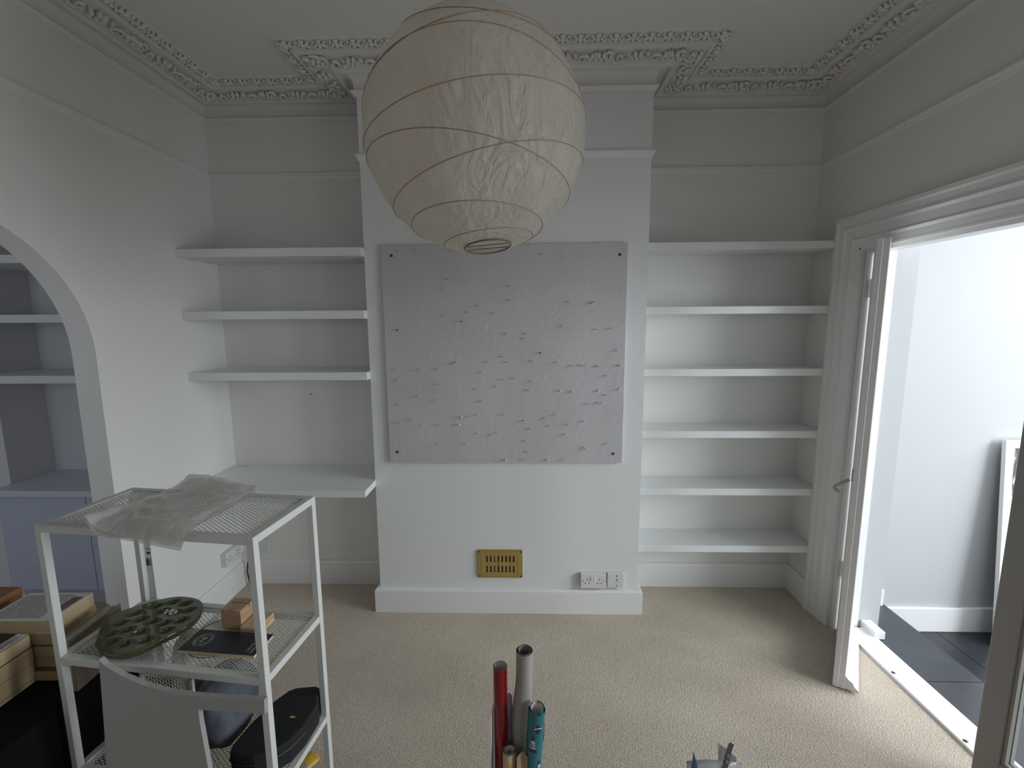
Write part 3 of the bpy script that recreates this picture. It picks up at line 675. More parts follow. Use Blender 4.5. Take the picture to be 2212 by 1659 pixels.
# plastic bag
FILM = film('polythene', (0.78,0.76,0.74), 0.30, 0.16, 0.5, 22)
def bagpt(lift):
    def fn(u, v):
        # u: across the bag, v: from the front edge to the far edge
        a = Vector((0.170,-0.012)).lerp(Vector((0.478,-0.016)), u); b = Vector((0.198,0.300)).lerp(Vector((0.470,0.268)), u)
        p = a.lerp(b, v); z = Z1+0.004
        bul = math.sin(math.pi*u)**0.6*math.sin(math.pi*min(1,v*1.05))**0.6
        nz_ = noise.noise(Vector((p.x*9+lift*5,p.y*22,1.7)))*0.006+noise.noise(Vector((p.x*30,p.y*40,lift*9)))*0.0025
        z += 0.003+lift*(0.006+0.012*bul)+max(0, nz_+0.006)*(0.4+lift)
        if v > 0.8: z += (v-0.8)*0.16*(1-abs(u-0.3))
        if v < 0.10:
            k_ = (0.10-v)/0.10; z -= k_*k_*(0.012+0.026*u); p.y -= k_*0.008*(1+u)
            if u < 0.25: z += (0.25-u)*0.09*k_
        if u < 0.14 and v < 0.5: z += 0.020*math.sin(math.pi*u/0.14)*(1-v*2)
        return tuple(tl(p.x, p.y, z))
    return fn
bag = MB(); bag.grid(bagpt(1.0), 56, 44); bag.grid(bagpt(0.05), 56, 44)
tag(bag.build('plastic_bag', FILM, smooth=True), 'crumpled clear plastic bag on top of the mesh shelving unit', 'bag')
# green egg plate
GREEN = mat('green_glaze', (0.060,0.070,0.018), 0.10, var=(7,(0.042,0.052,0.013)), coat=0.4)
outline = [(0.116,0.020),(0.060,0.075),(0.022,0.125),(0.020,0.160),(0.060,0.215),(0.125,0.262),(0.190,0.268),(0.245,0.250),(0.285,0.205),(0.300,0.165),(0.290,0.120),(0.262,0.060),(0.232,0.016),(0.175,0.004)]
def smooth_poly(poly, n_=4):
    out_ = []
    k_ = len(poly)
    for i in range(k_):
        p0, p1, p2, p3 = (Vector(poly[(i+q)%k_]) for q in (-1,0,1,2))
        for j in range(n_):
            t = j/n_; out_.append(0.5*((2*p1)+(-p0+p2)*t+(2*p0-5*p1+4*p2-p3)*t*t+(-p0+3*p1-3*p2+p3)*t**3))
    return out_
ol = smooth_poly(outline)
wells = [(0.099,0.076),(0.139,0.049),(0.185,0.045),(0.082,0.123),(0.133,0.099),(0.182,0.096),(0.229,0.066),(0.083,0.172),(0.127,0.147),(0.173,0.143),(0.216,0.140),(0.254,0.111),(0.115,0.213),(0.158,0.193),(0.205,0.190),(0.258,0.160),(0.152,0.238),(0.200,0.236),(0.240,0.207)]
pc = Vector((0.163,0.140)); WA = 0.62
def inside(p):
    c_ = False; n_ = len(ol)
    for i in range(n_):
        a, b = ol[i], ol[(i+1)%n_]
        if (a.y > p.y) != (b.y > p.y) and p.x < (b.x-a.x)*(p.y-a.y)/(b.y-a.y)+a.x: c_ = not c_
    return c_
def pz(p):
    z = 0.026; ca, sa = math.cos(WA), math.sin(WA)
    for wx, wy in wells:
        dx, dy = p.x-wx, p.y-wy; a = (dx*ca+dy*sa)/0.0215; b = (-dx*sa+dy*ca)/0.0150; r2 = a*a+b*b
        if r2 < 1: z = min(z, 0.026-0.0135*(1-r2)**0.75)
        elif r2 < 1.35: z = max(z, 0.026+0.0012*(1.35-r2)/0.35) if z >= 0.026 else z
    return z
plate = empty('egg_plate', tl(0,0,Z2)); plate.rotation_euler = (0,0,TA)
pm = MB(); NP = len(ol); NR = 110
fine = []
for i in range(NP):
    a, b = ol[i], ol[(i+1)%NP]
    for j in range(6): fine.append(a.lerp(b, j/6))
NF = len(fine)
vs = []; fs = []
for r in range(NR+1):
    f_ = r/NR
    for p in fine:
        q = pc.lerp(p, f_); vs.append((q.x, q.y, pz(q)))
for r in range(NR):
    for i in range(NF): fs.append((r*NF+i, r*NF+(i+1)%NF, (r+1)*NF+(i+1)%NF, (r+1)*NF+i))
base = (NR+1)*NF
for sc_, z in ((1.015,0.023),(1.01,0.016),(0.93,0.002),(0.0,0.002)):
    for p in fine: q = pc.lerp(p, sc_); vs.append((q.x,q.y,z))
for r in range(NR, NR+4):
    for i in range(NF): fs.append((r*NF+i, r*NF+(i+1)%NF, (r+1)*NF+(i+1)%NF, (r+1)*NF+i))
pm.add(vs, fs); pm.build('plate', GREEN, plate, smooth=True)
cry = MB()
for i in range(9):
    x, y = 0.205+random.uniform(-0.020,0.012), 0.186+random.uniform(-0.008,0.010); s_ = random.uniform(0.003,0.006)
    cry.ball((x-0.006*(i%3),y,0.024+random.uniform(0,0.005)), s_*1.6, s_, s_, 5, 3, Matrix.Rotation(random.uniform(0,3),3,'Z'))
tag(plate, 'dark green glazed oval egg plate with round wells on the mesh shelf', 'plate')
co = cry.build('glass_beads', film('clear_glassy',(0.85,0.85,0.83),0.5,0.05,0.0)); co.location = plate.location; co.rotation_euler = plate.rotation_euler
tag(co, 'small clear sparkling bits lying on the green egg plate', 'glass bits')
# saucer, paint-chart book, wooden blocks
sa_ = MB().lathe([(0.0001,0.0025),(0.045,0.0025),(0.088,0.009),(0.090,0.0105),(0.086,0.0105),(0.044,0.005),(0.0001,0.005)], 40).build('saucer', mat('cream_ceramic',(0.66,0.65,0.60),0.25), smooth=True)
sa_.location = tl(0.425,0.128,Z2); tag(sa_, 'flat cream saucer under the black booklet', 'saucer')
sr_ = MB().tube([(0.0902*math.cos(2*math.pi*i/48),0.0902*math.sin(2*math.pi*i/48),0.0105) for i in range(48)], 0.0009, 5, closed=True).build('dark_rim', mat('rim_dark',(0.05,0.045,0.04),0.4), sa_)
nb = empty('paint_booklet', tl(0.467,0.093,Z2+0.011)); nb.rotation_euler = (0,0,TA+0.025)
bx(-0.116,0.116,-0.043,0.043,0,0.0095).build('pages', mat('paper_edge',(0.62,0.50,0.34),0.8,bump=(400,0.2,0.001)), nb)
bx(-0.1175,0.1170,-0.0437,0.0437,0.0095,0.0107).build('cover', BLACKC, nb)
PRINT = mat('silver_print', (0.52,0.51,0.48), 0.5)
def text(s, size, M, parent, material, name='lettering', align='CENTER'):
    cu = bpy.data.curves.new('t','FONT'); cu.body = s; cu.size = size; cu.align_x = align; cu.align_y = 'CENTER'; cu.extrude = 0.00008; cu.resolution_u = 2
    to = bpy.data.objects.new('t', cu); COL.objects.link(to)
    dg = bpy.context.evaluated_depsgraph_get(); me = bpy.data.meshes.new_from_object(to.evaluated_get(dg))
    bpy.data.objects.remove(to, do_unlink=True); bpy.data.curves.remove(cu)
    me.materials.clear(); me.materials.append(material)
    o = bpy.data.objects.new(name, me); COL.objects.link(o); o.parent = parent; o.matrix_local = M; return o
QZ = Matrix.Rotation(math.pi/2,4,'Z')
T_ = lambda x, y, z=0.0109: Matrix.Translation((x,y,z))
em = empty('emblem'); em.parent = nb; em.location = (-0.074,0.001,0.0109)
for r_ in (0.026, 0.0185): MB().lathe([(r_-0.0005,0),(r_-0.0005,0.00015),(r_+0.0005,0.00015),(r_+0.0005,0)], 48).build('ring', PRINT, em)
text('F', 0.020, T_(0,-0.0055,0) @ QZ, em, PRINT); text('B', 0.020, T_(0,0.0065,0) @ QZ, em, PRINT); text('\u00b7', 0.014, T_(0,0.0005,0) @ QZ, em, PRINT)
def ringtext(s, r_, a0, a1, size):
    for i, ch_ in enumerate(s):
        if ch_ == ' ': continue
        a = a0+(a1-a0)*i/(len(s)-1)
        text(ch_, size, Matrix.Rotation(a,4,'Z') @ Matrix.Translation((0,r_,0)), em, PRINT)
ringtext('FARROW & BALL', 0.0222, math.pi/2+1.15, math.pi/2-1.15, 0.0052)
def ringtext_low(s, r_, size):
    for i, ch_ in enumerate(s):
        a = math.pi/2+math.pi-1.1+2.2*i/(len(s)-1)
        text(ch_, size, Matrix.Rotation(a,4,'Z') @ Matrix.Translation((0,r_,0)) @ Matrix.Rotation(math.pi,4,'Z'), em, PRINT)
ringtext_low('COLOUR', 0.0222, 0.0052)
text('COLOUR', 0.0085, T_(0.086,-0.031) @ QZ, nb, PRINT, align='LEFT')
text('FARROW', 0.0085, T_(0.100,-0.036) @ QZ, nb, PRINT, align='LEFT')
tag(nb, 'thin black booklet with a round silver emblem on the mesh shelf', 'booklet')
WOOD = wood('oak_block', (0.36,0.22,0.12), (0.50,0.33,0.20), (30,4,30))
WOOD2 = wood('pine_block', (0.48,0.34,0.20), (0.62,0.47,0.31), (30,4,30))
zb_ = Z2+0.011
wb = empty('wooden_card_holder', tl(0.431,0.180,Z2)); wb.rotation_euler = (0,0,TA)
k = MB(); hgt = 0.062
k.prism([(-0.033,0.0),(0.033,0.0),(0.033,hgt),(-0.033,hgt)], -0.036, 0.002, Matrix(((1,0,0,0),(0,0,1,0.014),(0,1,0,0.0115),(0,0,0,1))))
k.box(-0.033,0.033,0.019,0.042,0.0115,0.0115+hgt); k.box(-0.033,0.033,0.016,0.019,0.0115,0.0115+hgt-0.012)
k.build('block', WOOD, wb, bevel=0.0012)
tag(wb, 'small brown wooden block with a slot, behind the black booklet', 'wooden block')
wb2 = empty('wooden_block', tl(0.498,0.182,Z2)); wb2.rotation_euler = (0,0,TA)
k = MB(); k.box(-0.031,0.028,-0.034,0.042,0.0003,0.030); k.build('block', WOOD2, wb2, bevel=0.0012)
bx(-0.0312,0.0282,-0.0343,0.0423,0.0195,0.0205).build('groove', DARK, wb2)
tag(wb2, 'lower pale wooden block beside the brown slotted block', 'wooden block')
# thin clear wrapper between plate and booklet
cw = MB(); cw.grid(lambda u, v: tuple(tl(0.215+0.12*u+0.05*v, 0.008+0.07*v, Z2+0.003+0.006*abs(noise.noise(Vector((u*3,v*3,2)))))), 14, 10)
tag(cw.build('clear_wrapper', film('clear_wrap',(0.6,0.6,0.62),0.6,0.1,0.3), smooth=True), 'small clear plastic wrapper between egg plate and booklet', 'wrapper')
# third shelf: mesh tray, denim bundle, cream bag, black case, glasses, beige tin
tray = empty('mesh_tray', tl(0.235,0.034,Z3)); tray.rotation_euler = (0,0,TA)
fm = MB(); W_, H_ = 0.168, 0.318
for a in ((0,W_,-0.004,0.004,0,0.008),(0,W_,-0.004,0.004,H_-0.010,H_),(0,0.010,-0.004,0.004,0,H_),(W_-0.010,W_,-0.004,0.004,0,H_)): fm.box(*a)
fm.build('frame', METALW, tray)
hm = MB(); hexes(hm, 0.010, W_-0.010, 0.010, H_-0.010, lambda x, y: (x, 0, y))
ho = hm.build('mesh_panel', METALW, tray, solid=0.0018); ho['kind'] = 'stuff'
tag(tray, 'upright white hexagon mesh panel behind the white curved board', 'mesh panel')
DENIM = mat('denim', (0.105,0.110,0.135), 0.9, bump=(260,0.5,0.002), var=(14,(0.062,0.065,0.085)))
def lump(c, s, amp, seed, rot=0.0, pw=0.75):
    mb = MB(); Rz = Matrix.Rotation(rot,3,'Z')
    def fn(u, v):
        a = math.pi*v; q = 2*math.pi*u
        d_ = Vector((math.sin(a)*math.cos(q), math.sin(a)*math.sin(q), math.cos(a)))
        d2_ = Vector((math.copysign(abs(d_.x)**pw,d_.x), math.copysign(abs(d_.y)**pw,d_.y), math.copysign(abs(d_.z)**pw,d_.z)))
        nn = 1+amp*noise.noise(d_*2.2+Vector((seed,0,0)))+amp*0.5*noise.noise(d_*6+Vector((seed,3,0)))
        p = Vector((d2_.x*s[0], d2_.y*s[1], d2_.z*s[2]))*nn
        p = Rz @ p
        p.z = max(p.z, -s[2]*0.92)
        return tuple(Vector(c)+p)
    return mb.grid(fn, 40, 24)
dn = lump(tl(0.376,0.165,Z3+0.112), (0.074,0.100,0.115), 0.08, 4.0, TA-0.1).build('denim_bundle', DENIM, smooth=True)
tag(dn, 'folded dark blue denim cloth on the lower mesh shelf', 'cloth')
ct = lump(tl(0.232,0.205,Z3+0.155), (0.046,0.055,0.160), 0.10, 9.0, TA).build('cream_cloth_bag', mat('cream_cloth',(0.52,0.50,0.40),0.9,bump=(40,0.3)), smooth=True)
tag(ct, 'cream fabric bag behind the denim cloth on the lower shelf', 'bag')
# black case: rounded triangular slab leaning
bc = empty('black_case', tl(0,0,Z3)); bc.rotation_euler = (0,0,TA)
prof = [Vector(p) for p in ((0.478,0.064),(0.480,0.130),(0.499,0.225),(0.520,0.270),(0.540,0.285),(0.600,0.300),(0.620,0.296),(0.630,0.280),(0.634,0.255),(0.650,0.232),(0.652,0.150),(0.640,0.100),(0.616,0.066),(0.568,0.036),(0.510,0.030),(0.486,0.042))]
k = MB(); k.prism([(p.x,p.y) for p in prof], 0.003, 0.078); k.build('body', BLACK, bc, bevel=0.008)
pcx = Vector((0.57,0.16)); k = MB(); k.tube([(pcx.x+(p.x-pcx.x)*1.008,pcx.y+(p.y-pcx.y)*1.008,0.052) for p in prof], 0.0020, 6, closed=True); k.build('zip', mat('zip_dark',(0.06,0.055,0.05),0.35,0.6), bc)
bx(0.590,0.606,0.170,0.176,0.0782,0.0790).build('label', mat('gold_label',(0.62,0.40,0.08),0.5), bc)
k = MB(); k.tube([(0.500,0.034,0.022),(0.488,0.020,0.014),(0.470,0.010,0.008)], 0.006, 6); k.build('strap', BLACK, bc)
tag(bc, 'black zipped fabric case with a tiny gold label on the lower mesh shelf', 'case')
sgl = MB()
for s_ in (0, 1):
    sgl.tube([(0.020*math.cos(q*0.35)+0.048*s_, 0.016*math.sin(q*0.35), 0.016) for q in range(18)], 0.003, 6, closed=True)
sgl.tube([(0.020,0,0.016),(0.028,0.002,0.017)], 0.003, 6); sgl.tube([(-0.020,0,0.016),(-0.022,0.03,0.012),(-0.020,0.060,0.005)], 0.0028, 6)
so = sgl.build('spectacles', mat('tortoise',(0.07,0.035,0.018),0.2), smooth=True); so.location = tl(0.405,0.024,Z3-0.002); so.rotation_euler = (0,0,TA-2.6)
tag(so, 'brown framed spectacles in front of the black case', 'glasses')
bt = MB(); bt.lathe([(0.0001,0.0),(0.045,0.0),(0.050,0.01),(0.050,0.140),(0.044,0.158),(0.030,0.168),(0.0001,0.170)], 24)
bo = bt.build('beige_tin', mat('beige_tin',(0.30,0.26,0.16),0.5,var=(6,(0.24,0.21,0.13))), smooth=True); bo.location = tl(0.118,0.185,Z3); tag(bo, 'beige rounded tub at the left of the lower mesh shelf', 'tub')
yp = empty('yellow_packet', tl(0.448,0.435,0.0)); yp.rotation_euler = (0,0,TA-0.35); yp.scale = (0.55,0.62,1.0)
pk = MB(); pk.grid(lambda u, v: (-0.055+0.11*u, -0.075+0.15*v, 0.002+0.018*(math.sin(math.pi*u)*math.sin(math.pi*v))**0.5+0.004*noise.noise(Vector((u*5,v*6,0)))*math.sin(math.pi*u)), 14, 18)
pk.grid(lambda u, v: (-0.055+0.11*u, -0.075+0.15*v, 0.001), 2, 2); pk.build('packet', mat('yellow_foil',(0.72,0.42,0.02),0.35), yp, smooth=True)
bx(0.005,0.045,-0.055,-0.010,0.0185,0.0190).build('barcode_patch', mat('patch_white',(0.75,0.75,0.72),0.5), yp)
for i in range(5): bx(0.008+0.007*i,0.0105+0.007*i,-0.052,-0.014,0.0190,0.0193).build('bar', DARK, yp)
tag(yp, 'yellow foil packet with a barcode on the carpet behind the shelving unit', 'packet')

# ================================================================== WHITE CURVED BOARD in front of the unit
cbp = [(0.235,0.838),(0.249,0.823),(0.300,0.796),(0.365,0.775),(0.430,0.765),(0.496,0.762),(0.594,0.765),(0.702,0.773),(0.700,0.732),(0.654,0.730),(0.557,0.725),(0.513,0.723),(0.513,0.688),(0.517,0.632),(0.524,0.533),(0.530,0.40),(0.545,0.25),(0.552,0.0),(0.195,0.0),(0.200,0.35),(0.208,0.491),(0.222,0.65)]
cpo = MB(); Mc = Matrix(((1,0,0,0),(0,0,1,-0.060),(0,1,0,0),(0,0,0,1)))
cpo.prism(cbp, -0.007, 0.007, Mc)
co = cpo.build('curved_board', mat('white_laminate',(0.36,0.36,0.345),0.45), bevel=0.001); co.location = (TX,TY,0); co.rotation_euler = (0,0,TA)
tag(co, 'white board with a sweeping curved top edge in front of the mesh shelving unit', 'board')

# ================================================================== BLACK BOX AND BOOKS
bb = empty('black_storage_box', (-1.705,1.245,0))
bx(-0.335,0.335,-0.265,0.265,0,0.595).build('body', mat('matt_black', (0.006,0.006,0.007), 0.9, spec=0.15), bb, bevel=0.006)
bx(-0.337,0.337,-0.267,0.267,0.570,0.600).build('lid', mat('matt_black', (0.006,0.006,0.007), 0.9, spec=0.15), bb, bevel=0.005)
tag(bb, 'black storage box carrying the stacked books beside the arch', 'box')
PAGE = mat('book_pages', (0.58,0.44,0.26), 0.85, bump=(900,0.4,0.001), var=(60,(0.50,0.37,0.21),(1,1,18)))
PAGE2 = mat('book_pages_grey', (0.46,0.43,0.36), 0.9, bump=(600,0.5,0.001), var=(50,(0.36,0.33,0.27),(1,1,14)))
def textmat(name, base, ink, rows_scale, vertical=True):
    m = bpy.data.materials.new(name); m.use_nodes = True; nt = m.node_tree; p = nt.nodes['Principled BSDF']; p.inputs['Roughness'].default_value = 0.55
    tc = nt.nodes.new('ShaderNodeTexCoord'); sp = nt.nodes.new('ShaderNodeSeparateXYZ'); nt.links.new(tc.outputs['Object'], sp.inputs[0])
    a = nt.nodes.new('ShaderNodeMath'); a.operation = 'MULTIPLY'; a.inputs[1].default_value = rows_scale; nt.links.new(sp.outputs['X'], a.inputs[0])
    f = nt.nodes.new('ShaderNodeMath'); f.operation = 'FRACT'; nt.links.new(a.outputs[0], f.inputs[0])
    g_ = nt.nodes.new('ShaderNodeMath'); g_.operation = 'GREATER_THAN'; g_.inputs[1].default_value = 0.5; nt.links.new(f.outputs[0], g_.inputs[0])
    n_ = nt.nodes.new('ShaderNodeTexNoise'); n_.inputs['Scale'].default_value = 1.0; mp_ = nt.nodes.new('ShaderNodeMapping'); mp_.inputs['Scale'].default_value = (rows_scale*0.9, 70, 1)
    nt.links.new(tc.outputs['Object'], mp_.inputs[0]); nt.links.new(mp_.outputs[0], n_.inputs['Vector'])
    h_ = nt.nodes.new('ShaderNodeMath'); h_.operation = 'GREATER_THAN'; h_.inputs[1].default_value = 0.36; nt.links.new(n_.outputs['Fac'], h_.inputs[0])
    mu = nt.nodes.new('ShaderNodeMath'); mu.operation = 'MULTIPLY'; nt.links.new(g_.outputs[0], mu.inputs[0]); nt.links.new(h_.outputs[0], mu.inputs[1])
    mx_ = nt.nodes.new('ShaderNodeMix'); mx_.data_type = 'RGBA'; mx_.inputs[6].default_value = (*base,1); mx_.inputs[7].default_value = (*ink,1)
    nt.links.new(mu.outputs[0], mx_.inputs[0]); nt.links.new(mx_.outputs[2], p.inputs['Base Color']); return m
def book(loc, rz, lx, ly, t, cover, pages, label, spine='x-', ct_=0.0012, name='book'):
    b_ = empty(name, loc, rz)
    bx(-lx/2+0.003, lx/2, -ly/2, ly/2, ct_, t-ct_).build('pages', pages, b_)
    k = MB(); k.box(-lx/2, lx/2+0.001, -ly/2-0.001, ly/2+0.001, 0, ct_); k.box(-lx/2, lx/2+0.001, -ly/2-0.001, ly/2+0.001, t-ct_, t); k.box(-lx/2, -lx/2+0.003, -ly/2-0.001, ly/2+0.001, ct_, t-ct_)
    k.build('cover', cover, b_)
    tag(b_, label, 'book', 'books stacked on the black box'); return b_
cvw = mat('cover_white',(0.66,0.65,0.62),0.5); cvd = mat('cover_dark',(0.02,0.02,0.026),0.4); cvb = mat('cover_brown',(0.20,0.12,0.06),0.5); cvg = mat('cover_grey',(0.22,0.22,0.22),0.5)
zz = 0.600
sa = [(0.034,cvb,'bottom paperback of the far book stack beside the arch',0.006,-0.010),(0.040,cvd,'second lowest paperback with a dark cover in the far stack',0.022,0.004),(0.036,cvg,'paperback third from the bottom of the far book stack',0.008,0.0),(0.044,cvd,'thick yellow-paged paperback just under the white-backed book',0.0,0.004),(0.043,cvw,'paperback with a white printed back cover topping the far stack',0.0,0.0)]
for t, cv_, lab, dx, dy in sa:
    bk = book((-1.583+dx,1.322+dy,zz), 0.03, 0.215, 0.145, t, cv_, PAGE, lab); zz += t+0.0003
tp = bx(-0.098,0.060,-0.062,0.062,0.0432,0.0435).build('printed_text', textmat('small_print',(0.64,0.63,0.60),(0.10,0.10,0.10),150), bk)
bx(0.066,0.098,-0.030,0.050,0.0432,0.0436).build('cover_picture', mat('cover_photo',(0.30,0.12,0.10),0.5,var=(40,(0.06,0.08,0.09))), bk)
zz = 0.600
sb = [(0.014,cvw,'thin pale booklet at the bottom of the near book stack',-0.004),(0.052,cvb,'thick old paperback in the middle of the near book stack',0.0),(0.050,cvg,'yellowed paperback under the barcode book',0.002),(0.044,cvd,'black-backed paperback with a white barcode strip, nearest stack',0.0)]
for t, cv_, lab, dx in sb:
    bk = book((-1.650+dx,1.165,zz), 0.0, 0.235, 0.150, t, cv_, PAGE, lab); zz += t+0.0003
bs_ = bx(0.082,0.1175,-0.074,0.074,0.0442,0.0446).build('white_strip', cvw, bk)
bcd = bx(0.088,0.110,-0.045,0.066,0.0447,0.0449).build('barcode', textmat('barcode_print',(0.62,0.60,0.58),(0.16,0.14,0.14),0.001), bs_)
random.seed(3)
y_ = -0.045
while y_ < 0.062:
    w_ = random.choice((0.0012,0.002,0.003)); bx(0.089,0.109,y_,y_+w_,0.0449,0.0451).build('bar', mat('ink_grey',(0.10,0.09,0.09),0.6), bs_); y_ += w_+random.choice((0.002,0.0032))
cl_ = empty('cloth_book', (-1.388,1.292,0.600), 0.06)
bx(-0.016,0.016,-0.088,0.088,0.003,0.163).build('pages', PAGE2, cl_)
k = MB(); k.box(-0.021,-0.016,-0.091,0.091,0,0.168); k.box(0.016,0.021,-0.091,0.091,0,0.168); k.box(-0.016,0.016,-0.091,0.091,0,0.003)
k.build('cover', mat('cloth_cover',(0.22,0.17,0.12),0.9,bump=(200,0.4)), cl_)
tag(cl_, 'cloth-bound book standing on its spine beside the mesh shelving unit', 'book', 'books stacked on the black box')
bwn = empty('brown_box', (-1.905,1.335,0.600)); 
bx(-0.115,0.145,-0.07,0.09,0,0.175).build('body', mat('brown_card',(0.27,0.12,0.045),0.6), bwn, bevel=0.003); bx(-0.117,0.147,-0.072,0.092,0.175,0.200).build('lid', mat('brown_card',(0.27,0.12,0.045),0.6), bwn, bevel=0.003)
tag(bwn, 'brown cardboard box behind the book stacks at the arch', 'box')

# ================================================================== WRAPPING PAPER ROLLS
def roll(name, base, top, r, turns, material, inner, label, rfun=None, pitch_=0.0012, ragged=0.0, seg=30):
    base = Vector(base); top = Vector(top); ax = (top-base); ln = ax.length; ax.normalize()
    q = Vector((0,0,1)).rotation_difference(ax); t = empty(name, base)
    n_ = int(turns*seg); NZ = 26
    def surf(inset):
        def fn(u, v):
            a = u*turns*2*math.pi+2.4; rr = r-(pitch_*u*turns)-inset
            if rfun: rr *= rfun(v, a)
            z = ln*v
            if v == 1.0 and ragged: z += ragged*noise.noise(Vector((math.cos(a)*1.6, math.sin(a)*1.6, u*turns*0.4)))
            return tuple(q @ Vector((rr*math.cos(a), rr*math.sin(a), z)))
        return fn
    MB().grid(surf(0.0), n_, NZ).build('outer_sheet', material, t, smooth=True)
    MB().grid(surf(0.00035), n_, NZ).build('inner_sheet', inner, t, smooth=True)
    tag(t, label, 'wrapping roll', 'wrapping paper rolls standing on the carpet'); return t, q, ln
RED = mat('red_gloss_paper',(0.24,0.005,0.010),0.22); KRAFT = mat('kraft_paper',(0.36,0.335,0.305),0.75,bump=(30,0.3)); TEAL = mat('teal_paper',(0.022,0.165,0.195),0.3)
YEL = mat('yellow_floral',(0.60,0.40,0.06),0.5,var=(30,(0.55,0.50,0.42))); WHITEP = mat('paper_white',(0.70,0.68,0.65),0.8); KIN = mat('kraft_inside',(0.30,0.28,0.25),0.85)
roll('red_paper_roll', (-0.069,1.216,0.014), (-0.0705,1.2055,0.702), 0.0212, 2.2, RED, WHITEP, 'glossy red wrapping paper roll, leftmost of the standing rolls')
def krf(v, a): return (1.0 if v > 0.90 else 1.0+0.52*math.sin(math.pi*min(1,(0.90-v)/0.50))**2*max(0.0, math.cos(a-3.3)) if v > 0.4 else 1.0)
roll('kraft_paper_roll', (-0.008,1.250,0.014), (0.0015,1.2035,0.755), 0.0250, 3.6, KRAFT, KIN, 'tallest roll, grey-brown kraft paper with a bulge', krf, 0.0021)
tr1, tq, tln = roll('teal_paper_roll', (0.004,1.186,0.014), (0.037,1.166,0.602), 0.0255, 4.3, TEAL, WHITEP, 'teal wrapping paper roll printed with christmas trees', None, 0.0018, 0.008)
roll('floral_paper_roll', (-0.045,1.166,0.014), (-0.044,1.174,0.452), 0.0205, 2.6, YEL, WHITEP, 'short yellow floral wrapping paper roll at the front', None, 0.0030)
NAVY = mat('print_navy',(0.020,0.022,0.070),0.4); PW = mat('print_white',(0.72,0.72,0.70),0.4); PR = mat('print_red',(0.42,0.04,0.06),0.4); PG = mat('print_grey',(0.32,0.36,0.42),0.4)
def decal(poly, a0, z0, material, name, lift=0.0006):
    vs = []
    mb = MB()
    # subdivide into a fan strip so that it hugs the roll
    for i in range(len(poly)):
        pass
    rr = 0.0255+lift
    pts = [(a0+x/rr, z0+z) for x, z in poly]
    cx = sum(p[0] for p in pts)/len(pts); cz = sum(p[1] for p in pts)/len(pts)
    vs = [(cx,cz)]+pts; n_ = len(pts)
    v3 = [tuple(tq @ Vector((rr*math.cos(a), rr*math.sin(a), z))) for a, z in vs]
    mb.add(v3, [(0,i+1,(i+1)%n_+1) for i in range(n_)]); return mb.build(name, material, tr1)
A0 = -math.pi/2-0.12
def tree(a, z, s):
    for z0, z1, m_ in ((0.0,0.012,NAVY),(0.012,0.016,PW),(0.016,0.019,PR),(0.019,0.030,PG),(0.030,0.039,PW),(0.039,0.058,NAVY)):
        w0 = 0.0135*(1-z0/0.058); w1 = 0.0135*(1-z1/0.058)
        poly = [(-w0*s,z0*s),(-w0*0.33*s,z0*s),(w0*0.33*s,z0*s),(w0*s,z0*s),(w1*s,z1*s),(w1*0.33*s,z1*s),(-w1*0.33*s,z1*s),(-w1*s,z1*s)]
        decal(poly, a, z, m_, 'printed_tree')
def bauble(a, z, s):
    decal([(-0.009*s,0.006*s),(0,-0.008*s),(0.009*s,0.006*s),(0.0,0.007*s)], a, z, NAVY, 'printed_bauble')
    decal([(-0.011*s,0.006*s),(0.011*s,0.006*s),(0.009*s,0.011*s),(0.0,0.012*s),(-0.009*s,0.011*s)], a, z, PW, 'printed_bauble')
    decal([(-0.007*s,0.011*s),(0.007*s,0.011*s),(0.0,0.021*s)], a, z, NAVY, 'printed_bauble')
for (a, z, s) in ((A0-0.15,tln-0.125,1.0),(A0+0.75,tln-0.20,0.8),(A0-0.9,tln-0.215,0.9),(A0+1.9,tln-0.11,1.0),(A0+3.2,tln-0.16,1.0)): tree(a, z, s)
for (a, z, s) in ((A0+0.35,tln-0.055,1.1),(A0-1.2,tln-0.10,1.0),(A0+2.8,tln-0.07,1.0)): bauble(a, z, s)
# bin that holds the rolls, card sheet and pink tissue inside it
bn = MB(); bn.lathe([(0.0001,0.0),(0.100,0.0),(0.108,0.190),(0.105,0.190),(0.098,0.012),(0.0001,0.012)], 40)
bo = bn.build('waste_bin', mat('bin_grey',(0.45,0.45,0.44),0.5), smooth=True); bo.location = (-0.03,1.215,0); tag(bo, 'round pale bin holding the wrapping paper rolls', 'bin')
cs = MB(); cs.grid(lambda u, v: (-0.104+0.014*u-0.004*math.sin(u*2)+0.006*v, 1.170+0.10*u, 0.016+0.545*v-0.06*v*(u-0.3)**2), 8, 10)
tag(cs.build('card_sheet', WHITEP, solid=0.0012, smooth=True), 'white card sheet standing left of the red roll', 'card')
ts = MB(); ts.grid(lambda u, v: (-0.060+0.024*u, 1.232+0.006*noise.noise(Vector((u*4,v*9,0))), 0.016+0.57*v+0.02*noise.noise(Vector((u*5,2,v)))), 12, 30)
tag(ts.build('tissue_sheet', mat('pink_tissue',(0.50,0.30,0.31),0.6,var=(16,(0.70,0.68,0.72),(1,1,0.6))), solid=0.001, smooth=True), 'crumpled pink and white tissue between red and kraft rolls', 'tissue')
kb = MB(); kb.grid(lambda u, v: (-0.022+0.030*u, 1.150+0.008*math.sin(u*3)+0.003*noise.noise(Vector((u*5,v*6,0))), 0.30+0.165*v-0.02*abs(u-0.55)*v), 10, 14)
kb.grid(lambda u, v: (-0.022+0.030*u, 1.153+0.006*math.sin(u*3), 0.016+0.29*v), 6, 6)
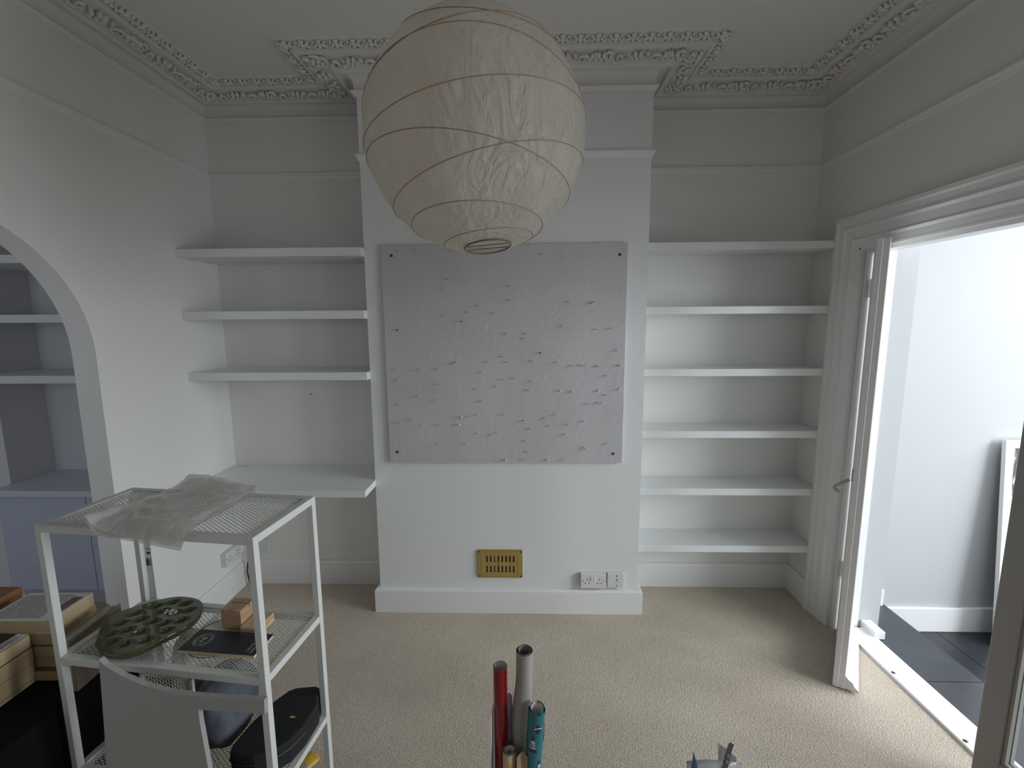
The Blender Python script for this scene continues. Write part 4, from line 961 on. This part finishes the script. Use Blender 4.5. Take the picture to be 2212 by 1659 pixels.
tag(kb.build('brown_paper', mat('brown_paper',(0.40,0.28,0.17),0.7), solid=0.001), 'folded brown paper beside the floral roll', 'paper')
# pouch at the lower right edge
po = empty('gift_pouch', (0.595,1.255,0.0))
pm_ = MB(); 
def pouch(s_):
    return lambda u, v: (-0.085+0.17*u*(1)+0.0, s_*0.045*math.sin(math.pi*u)**0.7*(1-v)**0.5, 0.002+0.345*v+(0.0 if v < 0.9 else -0.02*abs(u-0.4)))
pm_.grid(pouch(1), 16, 14); pm_.grid(pouch(-1), 16, 14)
pm_.build('bag', film('grey_film',(0.66,0.66,0.67),0.30,0.2,0.4), po, smooth=True)
k = MB(); k.add([(-0.078,-0.010,0.20),(-0.070,-0.010,0.385),(-0.060,-0.010,0.350),(-0.030,-0.012,0.20)], [(0,1,2,3)]); k.build('blue_card', mat('blue_card',(0.02,0.10,0.25),0.4), po, solid=0.002)
k = MB(); k.add([(-0.080,-0.013,0.20),(-0.071,-0.013,0.345),(-0.055,-0.014,0.20)], [(0,1,2)]); k.build('red_card', mat('red_card',(0.30,0.05,0.05),0.5), po, solid=0.002)
k = MB()
def strapf(u, v): 
    return (0.012+0.016*u+0.030*v*v+0.004*math.sin(v*4), -0.008, 0.24+0.175*v-0.012*abs(u-0.3)*(v > 0.95))
k.grid(strapf, 4, 14); k.build('strap', mat('strap_grey',(0.10,0.095,0.095),0.5), po, solid=0.002)
for v in (0.62, 0.74):
    p = strapf(0.5, v); MB().lathe([(0.0001,0.0),(0.0032,0.0),(0.0032,0.003)], 10, Matrix.Translation((p[0],p[1]-0.0012,p[2])) @ Matrix.Rotation(math.pi/2,4,'X') @ Matrix.Diagonal((0.8,1.6,1,1))).build('eyelet', PW, po)
k = MB(); k.grid(lambda u, v: (0.030+0.060*u-0.02*v, 0.004+0.004*math.sin(u*3), 0.10+0.300*v-0.05*u*v), 6, 6); k.build('grey_sheet', mat('grey_sheet',(0.42,0.42,0.43),0.6), po, solid=0.001)
tag(po, 'grey plastic pouch with a blue and red card and dark strap on the carpet', 'pouch')

# ================================================================== FRAMED PICTURE leaning in the extension
pf = empty('framed_picture', (2.715,2.445,KZ)); pf.rotation_euler = (-0.085,0,0)
FW, FH = 0.62, 1.205
FRM = mat('frame_white',(0.82,0.81,0.79),0.4)
for a in ((0,0.045,-0.012,0.012,0,FH),(FW-0.045,FW,-0.012,0.012,0,FH),(0.045,FW-0.045,-0.012,0.012,0,0.045),(0.045,FW-0.045,-0.012,0.012,FH-0.045,FH)): bx(*a).build('frame_bar', FRM, pf, bevel=0.002)
m = bpy.data.materials.new('botanical_print'); m.use_nodes = True; nt = m.node_tree; p = nt.nodes['Principled BSDF']; p.inputs['Roughness'].default_value = 0.3
tc = nt.nodes.new('ShaderNodeTexCoord'); wv = nt.nodes.new('ShaderNodeTexWave'); wv.inputs['Scale'].default_value = 9; wv.inputs['Distortion'].default_value = 9; wv.inputs['Detail'].default_value = 4
rp = nt.nodes.new('ShaderNodeValToRGB'); rp.color_ramp.elements[0].color = (0.02,0.02,0.03,1); rp.color_ramp.elements[1].color = (0.75,0.70,0.72,1)
e_ = rp.color_ramp.elements.new(0.35); e_.color = (0.10,0.16,0.08,1); e_ = rp.color_ramp.elements.new(0.6); e_.color = (0.28,0.12,0.22,1)
nt.links.new(tc.outputs['Object'], wv.inputs['Vector']); nt.links.new(wv.outputs['Fac'], rp.inputs['Fac']); nt.links.new(rp.outputs['Color'], p.inputs['Base Color'])
bx(0.045,FW-0.045,-0.002,0.004,0.045,FH-0.045).build('print', m, pf)
tag(pf, 'white framed picture leaning on the wall beyond the door', 'picture')
